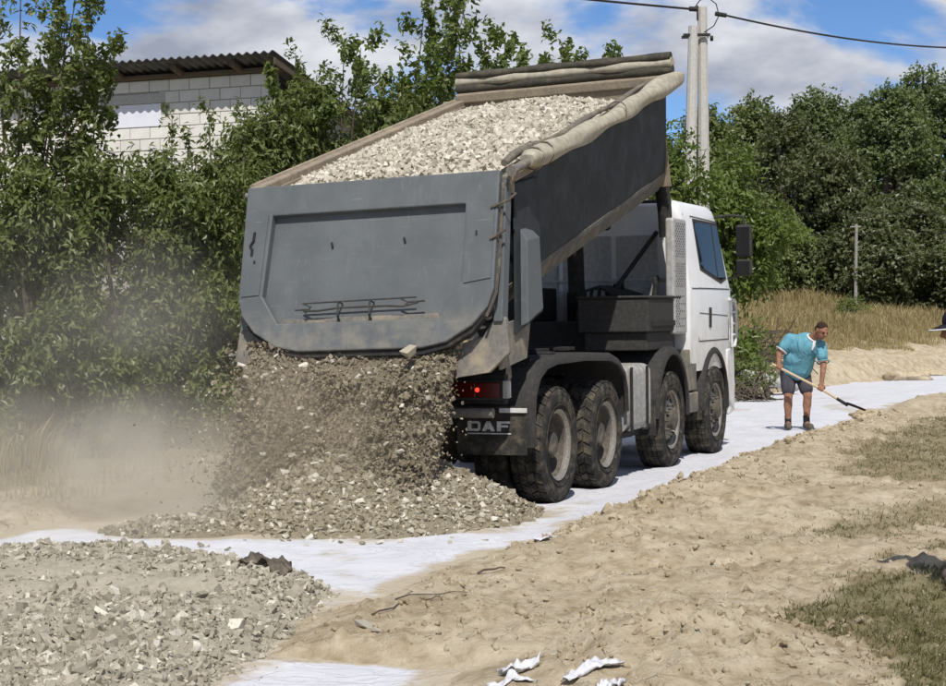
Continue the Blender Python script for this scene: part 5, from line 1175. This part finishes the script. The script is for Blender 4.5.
def worker():
    root = empty('person', (WPX, WPY, WZ)); tag(root, 'person in turquoise polo shirt and grey shorts bending over a shovel', 'person')
    hl, hr = Vector((-.31, -.33, .885)), Vector((.25, -.43, .585)); axis = (hr - hl).normalized(); wl_, wr_ = Vector((-.30, -.27, .955)), Vector((.275, -.39, .665))
    kneeL, kneeR = (-.125, -.03, .455), (.145, -.04, .465); hipL, hipR = (-.105, .09, .80), (.10, .09, .80)
    shL, shR = (-.115, -.13, 1.275), (.30, -.21, 1.175); elL, elR = (-.265, -.14, 1.08), (.315, -.33, .90); hc = (.285, -.36, 1.385)
    hi, P, rot = head_items(hc, (.40, -.78, -.46), (.25, -.25, .92))
    it = hi + [('C', (.15, -.22, 1.27), (.25, -.32, 1.34), .062, .058), ('E', (.0, .09, .82), (.17, .14, .13), None), ('E', (.03, 0, .99), (.19, .16, .17), None), ('E', (.09, -.12, 1.15), (.20, .14, .17), None)]
    for sh, el, wr in ((shL, elL, wl_), (shR, elR, wr_)): it += [('C', sh, el, .058, .046), ('C', el, wr, .045, .030)]
    it += grip(hl, axis, wl_) + grip(hr, axis, wr_)
    for hip, kn, ax_ in ((hipL, kneeL, (-.125, .01, .09)), (hipR, kneeR, (.13, -.02, .09))):
        kn = Vector(kn); ax_ = Vector(ax_); it += [('C', hip, kn, .095, .062), ('C', kn, kn.lerp(ax_, .35) + Vector((0, .02, 0)), .058, .062), ('C', kn.lerp(ax_, .35) + Vector((0, .015, 0)), ax_, .058, .036), ('C', ax_, ax_ + Vector((-.01 if hip is hipL else .02, -.13, -.05)), .035, .03)]
    body = blob('body', it, .0095, M['skin'], root, 3)
    # shirt
    st = [('E', (.02, .03, .90), (.215, .185, .14), None), ('E', (.035, -.02, 1.0), (.228, .205, .17), None), ('E', (.09, -.125, 1.16), (.222, .165, .165), None), ('C', shL, shR, .085, .085), ('E', (.01, .06, .80), (.205, .175, .08), None)]
    for sh, el in ((shL, elL), (shR, elR)): a = Vector(sh); b = Vector(el); st += [('C', a, a.lerp(b, .55), .085, .083)]
    st += [('C', (.03, .03, .88), (.10, -.13, 1.18), .205, .19)]
    shirt = blob('shirt', st, .012, M['shirt'], root, 14)
    def ring(c, d, r_, th, name, mat, par, sx_=1.0):
        m = MB(); d = Vector(d).normalized(); a = d.orthogonal().normalized(); b = d.cross(a); m.tube([Vector(c) + (a * math.cos(t) + b * math.sin(t)) * r_ for t in np.linspace(0, 2 * math.pi, 21)], th, 8); return m.build(name, mat, par, 0, 60)
    a = Vector(shL); b = Vector(elL); ring(a.lerp(b, .80), b - a, .082, .010, 'sleeve_cuff', M['white_cloth'], shirt)
    a = Vector(shR); b = Vector(elR); ring(a.lerp(b, .82), b - a, .082, .009, 'sleeve_cuff', M['shirt'], shirt)
    ring((.175, -.235, 1.285), (.5, -.45, .75), .070, .016, 'collar', M['white_cloth'], shirt)
    MB().tube([(.20, -.295, 1.25), (.185, -.305, 1.18), (.165, -.298, 1.12)], [.022, .024, .016], 8).build('placket', M['white_cloth'], shirt, 0, 60)
    so_ = [('E', (0, .085, .80), (.19, .165, .12), None)]
    for hip, kn in ((hipL, kneeL), (hipR, kneeR)): h_, k_ = Vector(hip), Vector(kn); so_.append(('C', h_ + Vector((0, 0, -.02)), h_.lerp(k_, .70), .118, .098))
    blob('shorts', so_, .012, M['shorts'], root, 4)
    # hair, eyes, shoes, socks
    blob('hair', [('E', P(0, -.016, .050), (.081, .090, .0765), rot), ('E', P(0, -.055, .01), (.072, .058, .066), rot)], .007, M['hair'], root, 3)
    for s_ in (-1, 1):
        m = MB(); c = P(.031 * s_, .083, .008); bm_ = bmesh.new(); bmesh.ops.create_icosphere(bm_, subdivisions=2, radius=.012, matrix=Matrix.Translation(c)); me = bpy.data.meshes.new('eye'); bm_.to_mesh(me); bm_.free(); obj_from('eye', me, M['hair'], root, 60)
    for s_, (ax_, dx) in ((-1, ((-.125, .01, 0), -.015)), (1, ((.13, -.02, 0), .03))):
        ax_ = Vector(ax_); blob('shoe', [('C', ax_ + Vector((0, .035, .05)), ax_ + Vector((dx, -.15, .042)), .05, .045), ('C', ax_ + Vector((0, .0, .07)), ax_ + Vector((0, .0, .10)), .05, .045), ('E', ax_ + Vector((dx * .5, -.06, .025)), (.052, .135, .028), None)], .009, M['shoe'], root, 3)
        MB().tube([ax_ + Vector((0, .0, .09)), ax_ + Vector((0, .005, .17)), ax_ + Vector((0, .005, .19))], [.047, .047, .049], 14).build('sock', M['sock'], root, 0, 60)
    # shovel: a thing of its own, held in both hands
    sv = empty('shovel', (WPX, WPY, WZ)); tag(sv, 'long wooden-handled shovel held by the bent worker', 'shovel'); e0_ = hl - axis * .10; e1_ = hr + axis * .40 + Vector((0, 0, -.035))
    MB().tube([e0_, hl, hr, e1_], [.017, .018, .018, .016], 10).build('handle', M['handle'], sv, 0, 60)
    d = (e1_ - hr).normalized(); sdv = Vector((0, 1, 0)); sdv = (sdv - d * sdv.dot(d)).normalized(); nrm = d.cross(sdv); m = MB(); rs = []
    bd = (d + Vector((.25, 0, .12))).normalized()
    for q, w in ((0, .03), (.05, .09), (.12, .115), (.20, .105), (.26, .06), (.285, .015)):
        c = e1_ - d * .02 + bd * q; ring_ = []
        for k in range(7): y_ = (k / 6 - .5) * 2; ring_.append(c + sdv * w * y_ + nrm * .03 * (y_ * y_) * (1 - q))
        for k in range(6, -1, -1): y_ = (k / 6 - .5) * 2; ring_.append(c + sdv * w * y_ + nrm * (.03 * (y_ * y_) * (1 - q) - .005))
        rs.append(ring_)
    m.rings(rs).build('blade', M['black_steel'], sv, 0, 50); MB().tube([e1_ - d * .16, e1_ + d * .02], [.021, .024], 10).build('socket', M['black_steel'], sv, 0, 50)
worker()
def watcher():
    gx, gy = 2.855, 10.0; gz = H1(gx, gy); root = empty('person', (gx, gy, gz), rad(-12)); tag(root, 'person in dark cap standing on the sandy verge by the short grass', 'person')
    # faces -X
    hz = 1.60 - gz; hi, P, rot = head_items((-.07, 0, hz), (-1, 0, -.22), (0, 0, 1)); shz = hz - .25; sl, sr = (.0, .19, shz), (0, -.19, shz); el, er = (.03, .26, shz - .29), (.03, -.26, shz - .29); hl, hr = Vector((-.08, .24, shz - .53)), Vector((-.08, -.24, shz - .53))
    it = hi + [('C', (-.01, 0, shz + .01), (-.05, 0, hz - .06), .062, .058), ('E', (0, 0, .92), (.12, .165, .12), None), ('E', (-.01, 0, 1.08), (.125, .16, .17), None), ('E', (0, 0, shz - .10), (.12, .185, .17), None)]
    for s_, e_, h_ in ((sl, el, hl), (sr, er, hr)):
        it += [('C', s_, e_, .055, .044), ('C', e_, h_, .042, .028), ('C', h_, h_ + Vector((-.02, 0, -.07)), .032, .03)]
        for k, dy in enumerate((-.028, -.01, .009, .026)): b_ = h_ + Vector((-.03, dy, -.09)); it += [('C', b_, b_ + Vector((-.012, 0, -.045)), .010, .009), ('C', b_ + Vector((-.012, 0, -.045)), b_ + Vector((.0, 0, -.078 + .006 * abs(k - 1))), .009, .008)]
        it += [('C', h_ + Vector((-.03, 0, -.03)), h_ + Vector((-.065, 0, -.075)), .012, .010)]
    for s_ in (-1, 1): it += [('C', (0, .09 * s_, .88), (-.01, .10 * s_, .48), .085, .058), ('C', (-.01, .10 * s_, .48), (.02, .10 * s_, .09), .056, .036), ('C', (.02, .10 * s_, .07), (-.12, .12 * s_, .045), .035, .03)]
    blob('body', it, .011, M['skin'], root, 3)
    st = [('E', (-.005, 0, .98), (.145, .185, .14), None), ('E', (-.01, 0, 1.08), (.145, .185, .17), None), ('E', (0, 0, shz - .10), (.135, .20, .165), None), ('C', sl, sr, .075, .075)]
    for s_, e_ in ((sl, el), (sr, er)): st.append(('C', s_, Vector(s_).lerp(Vector(e_), .6), .075, .07))
    blob('shirt', st, .012, M['black_cloth'], root, 4); tr = [('E', (0, 0, .90), (.135, .18, .10), None)]
    for s_ in (-1, 1): tr += [('C', (0, .09 * s_, .87), (-.01, .10 * s_, .48), .105, .08), ('C', (-.01, .10 * s_, .48), (.02, .10 * s_, .13), .08, .068)]
    blob('trousers', tr, .012, M['denim'], root, 4)
    for s_ in (-1, 1): blob('shoe', [('C', (.05, .10 * s_, .05), (-.14, .125 * s_, .045), .05, .045), ('E', (-.04, .11 * s_, .025), (.135, .052, .028), None)], .009, M['shoe'], root, 3)
    cap = blob('cap', [('E', P(0, -.008, .052), (.088, .106, .080), rot)], .008, M['black_cloth'], root, 3)
    m = MB(); top = []; bot = []; n = 11
    for k in range(n):
        a = math.pi * (k / (n - 1)); top.append((a,))
    rs = []
    for q, ext in ((0, .0), (.5, .045), (1.0, .088)):
        ring_ = []
        for k in range(n): a = -1.25 + 2.5 * k / (n - 1); rr = .080 + ext * math.cos(a * .9); ring_.append(P(math.sin(a) * (.080 + ext * .15), math.cos(a) * rr + .012, .045 - .22 * ext - .020 * (math.sin(a) ** 2)))
        rs.append(ring_)
    v = [p for r_ in rs for p in r_]; f = [(j * n + i, j * n + i + 1, (j + 1) * n + i + 1, (j + 1) * n + i) for j in range(2) for i in range(n - 1)]; m.add(v, f); vo = m.build('visor', M['black_cloth'], cap, 0, 60); so2 = vo.modifiers.new('s', 'SOLIDIFY'); so2.thickness = .006
    m = MB(); m.tube([Vector(p) for p in rs[2]], .0045, 6); m.build('visor_trim', M['white_cloth'], cap, 0, 60)
watcher()

# ------------------------------------------------------------------ odds and ends on the ground
def torn(x, y, w, l, ang, hh, seed, label, lift=.01):
    r = np.random.default_rng(seed); nx_, ny_ = 16, 10; V = []
    for j in range(ny_):
        for i in range(nx_):
            u_ = (i / (nx_ - 1) - .5); v_ = (j / (ny_ - 1) - .5); e = 1 + .5 * fbm(np.array([u_ * 4 + seed]), np.array([v_ * 4]), seed)[0]; px_ = u_ * l * e; py_ = v_ * w * e
            X = x + px_ * math.cos(ang) - py_ * math.sin(ang); Y = y + px_ * math.sin(ang) + py_ * math.cos(ang); V.append((X, Y, H1(X, Y) + lift + hh * max(0, fbm(np.array([u_ * 4 + seed]), np.array([v_ * 3]), seed + 1)[0] * 1.4 + .2)))
    idx = np.arange(nx_ * ny_).reshape(ny_, nx_); F = np.stack([idx[:-1, :-1], idx[:-1, 1:], idx[1:, 1:], idx[1:, :-1]], -1).reshape(-1, 4); o = obj_from('fabric_scrap', mesh_np('fabric_scrap', V, F), bpy.data.materials['white_geotextile'], None, 180); so = o.modifiers.new('s', 'SOLIDIFY'); so.thickness = .004; return tag(o, label, 'fabric scrap')
a = gp(518, 668, .12); torn(*a, .11, .17, .3, .09, 1, 'bright torn white fabric scrap folded up on the sand')
a = gp(510, 679, .12); torn(*a, .08, .20, .1, .03, 2, 'flat torn white scrap lying just before the folded one')
a = gp(590, 668, .15); torn(*a, .08, .32, .75, .06, 3, 'long twisted white scrap at the foot of the sand mound')
a = gp(612, 672, .2); torn(*a, .05, .24, 1.15, .06, 4, 'narrow white strip sticking out of the sand mound')
a = gp(545, 540, .1); torn(*a, .08, .16, .2, .06, 5, 'small white scrap on the sand near the rear tyres')
for (x, y, s, lab) in ((363, 634, .045, 'pale stone lying on the sand, twin of the rounder one'), (376, 635, .038, 'rounder pale stone of the pair on the sand')): a = gp(x, y, .1); stone((a[0], a[1], H1(*a) + s * .3), s, lab, None, True)
def stick(x0, y0, x1, y1, r_, label, mat='rod', arch_=.012):
    a = gp(x0, y0); b = gp(x1, y1); pts = []
    for k in range(6): q = k / 5; X = a[0] + (b[0] - a[0]) * q; Y = a[1] + (b[1] - a[1]) * q; pts.append((X, Y, H1(X, Y) + r_ + arch_ * math.sin(q * 3.14) + .006 * math.sin(q * 9)))
    m = MB(); m.tube(pts, [r_ * (1 - .5 * k / 5) for k in range(6)], 6); tag(m.build('stick', M[mat], None, 0, 60), label, 'stick')
stick(372, 618, 408, 609, .006, 'dark short stick on the sand near the sheet edge'); stick(395, 595, 468, 593, .005, 'long thin root lying across the sand'); stick(418, 604, 440, 596, .006, 'little straw-like twig beside the long root', 'wood'); stick(478, 571, 505, 566, .009, 'bent strip of bark on the sand', 'wood', .02)
def clod(x, y, z, s, seed, label, mat):
    V, F = HULLS[seed % 16]; me = bpy.data.meshes.new('clod'); X, Y = gp(x, y, z); bm = bmesh.new(); bmesh.ops.create_icosphere(bm, subdivisions=4, radius=1)
    for v in bm.verts: n_ = .55 + .9 * (fbm(np.array([v.co.x * 1.7 + seed]), np.array([v.co.y * 1.7 + v.co.z * 1.3]), seed, 5)[0] + .5); v.co = Vector((v.co.x * 1.3, v.co.y * .8, v.co.z * .45)) * n_ * s
    bm.to_mesh(me); bm.free(); o = obj_from('earth_clod', me, mat, None, 60); o.location = (X, Y, H1(X, Y) + s * .2); return tag(o, label, 'clod')
sandm = bpy.data.materials['sandy_ground']
clod(908, 343, .9, .42, 3, 'large pale earth clod on the bank before the dry field', sandm); clod(930, 339, .95, .30, 5, 'smaller earth clod next to the large pale one', sandm)
clod(868, 413, .15, .22, 8, 'lump of sand at the berm edge by the shovel blade', sandm)
def rag():
    a = gp(266, 573, .16); V = []; n_ = 12
    for j in range(n_):
        for i in range(n_): u_ = i / (n_ - 1) - .5; v_ = j / (n_ - 1) - .5; X = a[0] + u_ * .30 * (1 + .5 * fbm(np.array([v_ * 5]), np.array([u_ * 3]), 5)[0]); Y = a[1] + v_ * .2; V.append((X, Y, max(float(rub_h(np.array([X]), np.array([Y]))[0]), .02) + .03 + .22 * max(0, fbm(np.array([u_ * 4 + 3]), np.array([v_ * 4]), 77)[0] + .08)))
    idx = np.arange(n_ * n_).reshape(n_, n_); F = np.stack([idx[:-1, :-1], idx[:-1, 1:], idx[1:, 1:], idx[1:, :-1]], -1).reshape(-1, 4); o = obj_from('dark_rag', mesh_np('dark_rag', V, F), M['rod'], None, 30); so = o.modifiers.new('s', 'SOLIDIFY'); so.thickness = .006; tag(o, 'crumpled dark rag on the crest of the rubble layer', 'rag')
rag()
def clods():
    r = np.random.default_rng(801); X = r.uniform(-1.0, 6.5, 30000); Y = 7 + 20 * r.random(30000) ** 1.3; dr = (X - xr(Y)) * ROADW; den = np.clip(sst(.1, .4, dr) * (sst(.42, .7, vn(X * 1.1, Y * 1.1, 16)) + .8 * np.exp(-((dr - .6) / .5) ** 2) * .6), 0, 1)
    ok = (r.random(len(X)) < den * .5) & (X < .31 * Y + .4) & (grass_amount(X, Y) < .4); X, Y = X[ok], Y[ok]; s_ = .006 + .024 * r.random(len(X)) ** 3.5
    V, F, A = stones_arrays(np.stack([X, Y, hgt(X, Y) + s_ * .1], 1), s_, 802); o = obj_from('sand_clods', mesh_np('sand_clods', V, F), sandm, None, 180); tag(o, 'small crumbled sand lumps scattered over the dug verge', 'clods', kind='stuff')
clods()
def edge_clods():
    r = np.random.default_rng(811); Y = 12.4 + 14 * r.random(2600) ** 1.2; X = xr(Y) + .05 + np.abs(r.normal(size=2600)) * .42; s_ = .012 + .040 * r.random(2600) ** 3.2
    X2 = r.normal(size=900) * .5 + .98; Y2 = r.normal(size=900) * .6 + 8.5; ok = X2 > xr(Y2) + .3; X = np.concatenate([X, X2[ok]]); Y = np.concatenate([Y, Y2[ok]]); s_ = np.concatenate([s_, .01 + .028 * r.random(ok.sum()) ** 3])
    V, F, A = stones_arrays(np.stack([X, Y, hgt(X, Y) - s_ * .05], 1), s_, 812); o = obj_from('ridge_clods', mesh_np('ridge_clods', V, F), sandm, None, 60); tag(o, 'crumbly clods of dug sand heaped along the edge of the sheet', 'clods', kind='stuff')
edge_clods()
# beam, brush and rocks behind the worker
bx0, by0, _ = px(700, 352, 34); bx1, by1, _ = px(796, 347, 35.5); bm0 = MB().tube([(bx0, by0, H1(bx0, by0) + .16), (bx1, by1, H1(bx1, by1) + .22)], [.13, .12], 10); tag(bm0.build('concrete_beam', M['concrete'], None, 0, 40), 'pale concrete beam lying on the bank behind the worker', 'beam')
def brush(x, y, D, n, w, h, seed, label):
    X, Y, _ = px(x, y, D); g = H1(X, Y); r = np.random.default_rng(seed); m = MB(); root = empty('brush_pile', (X, Y, g)); tag(root, label, 'brushwood')
    for k in range(n):
        p = np.array([np.clip(r.normal(), -1.6, 1.6) * w * .42, np.clip(r.normal(), -1.5, 1.5) * .4, .05 + min(1.6, abs(r.normal())) * h * .45]); d = unit(np.array([[r.normal(), r.normal() * .5, r.normal() * .5]]))[0] * r.uniform(.15, .42); m.tube([p - d, p + r.normal(size=3) * .05, p + d], [.016, .012, .004], 4)
    tag(m.build('twigs', M['bark'], root), kind='stuff')
brush(762, 335, 37.5, 170, 1.3, .9, 701, 'dark tangle of cut branches behind the concrete beam'); brush(748, 372, 33.0, 60, .7, .4, 702, 'low scrub of twigs in front of the concrete beam')
shrub_at(765, 33.2, 358, .45, 710, 'low_weed', 'low dark green weeds under the concrete beam', 'weeds', M['leaf_hedge'], 900, .09, .04, None, .2, ncl=5)
shrub_at(738, 34.2, 356, .4, 720, 'low_weed', 'low green weeds between the cab and the beam', 'weeds', M['leaf_hedge'], 800, .09, .04, None, .2, ncl=5)
shrub_at(848, 57, 296, .9, 730, 'yellow_weed', 'yellow-green weed patch in the dry field', 'weeds', M['leaf_bright'], 700, .12, .05, None, .2, ncl=5)

# ------------------------------------------------------------------ dust kicked up by the falling gravel
def dust(name, c, r_, dens, col, seed, label, fall=1.0, sc=.9):
    bm = bmesh.new(); bmesh.ops.create_icosphere(bm, subdivisions=4, radius=1); me = bpy.data.meshes.new(name); bm.to_mesh(me); bm.free(); o = link(bpy.data.objects.new(name, me)); o.location = c; o.scale = r_
    mt = bpy.data.materials.new(name); mt.use_nodes = True; n = mt.node_tree.nodes; l = mt.node_tree.links; n.clear(); ou = n.new('ShaderNodeOutputMaterial'); pv = n.new('ShaderNodeVolumePrincipled'); l.new(pv.outputs[0], ou.inputs['Volume'])
    pv.inputs['Color'].default_value = (*col, 1); pv.inputs['Anisotropy'].default_value = .1
    tc_ = n.new('ShaderNodeTexCoord'); ln = n.new('ShaderNodeVectorMath'); ln.operation = 'LENGTH'; l.new(tc_.outputs['Object'], ln.inputs[0])
    def mr(x, a, b, c_, d): q = n.new('ShaderNodeMapRange'); q.interpolation_type = 'SMOOTHSTEP'; l.new(x, q.inputs[0]); [setattr(q.inputs[i + 1], 'default_value', v) for i, v in enumerate((a, b, c_, d))]; return q.outputs[0]
    def mul(a, b): q = n.new('ShaderNodeMath'); q.operation = 'MULTIPLY'; l.new(a, q.inputs[0]); (l.new(b, q.inputs[1]) if not isinstance(b, float) else setattr(q.inputs[1], 'default_value', b)); return q.outputs[0]
    g = n.new('ShaderNodeNewGeometry'); ns = n.new('ShaderNodeTexNoise'); ns.inputs['Scale'].default_value = sc; ns.inputs['Detail'].default_value = 4; ns.inputs['Roughness'].default_value = .6; ns.inputs['Distortion'].default_value = .4
    va = n.new('ShaderNodeVectorMath'); va.operation = 'ADD'; va.inputs[1].default_value = (seed, seed * .7, 0); l.new(g.outputs['Position'], va.inputs[0]); l.new(va.outputs[0], ns.inputs['Vector'])
    d = mul(mul(mr(ln.outputs['Value'], .25, 1.0, 1., 0.), mr(ns.outputs['Fac'], .34, .68, .06, 1.)), float(dens)); l.new(d, pv.inputs['Density']); me.materials.append(mt)
    return tag(o, label, 'dust', kind='stuff')
dust('dust_cloud', (-3.35, 15.0, .20), (3.0, 2.5, 1.1), 1.2, (.96, .90, .78), 3.0, 'pale dust drifting low before the hedge')
dust('dust_cloud', (-3.6, 17.0, 1.5), (2.0, 1.7, 1.6), .20, (.95, .91, .84), 11.0, 'thin dust rising against the hedge')
dust('dust_cloud', (-1.35, 14.25, .70), (1.35, .85, .9), .75, (.86, .75, .58), 7.0, 'brown dust round the falling gravel', sc=1.6)
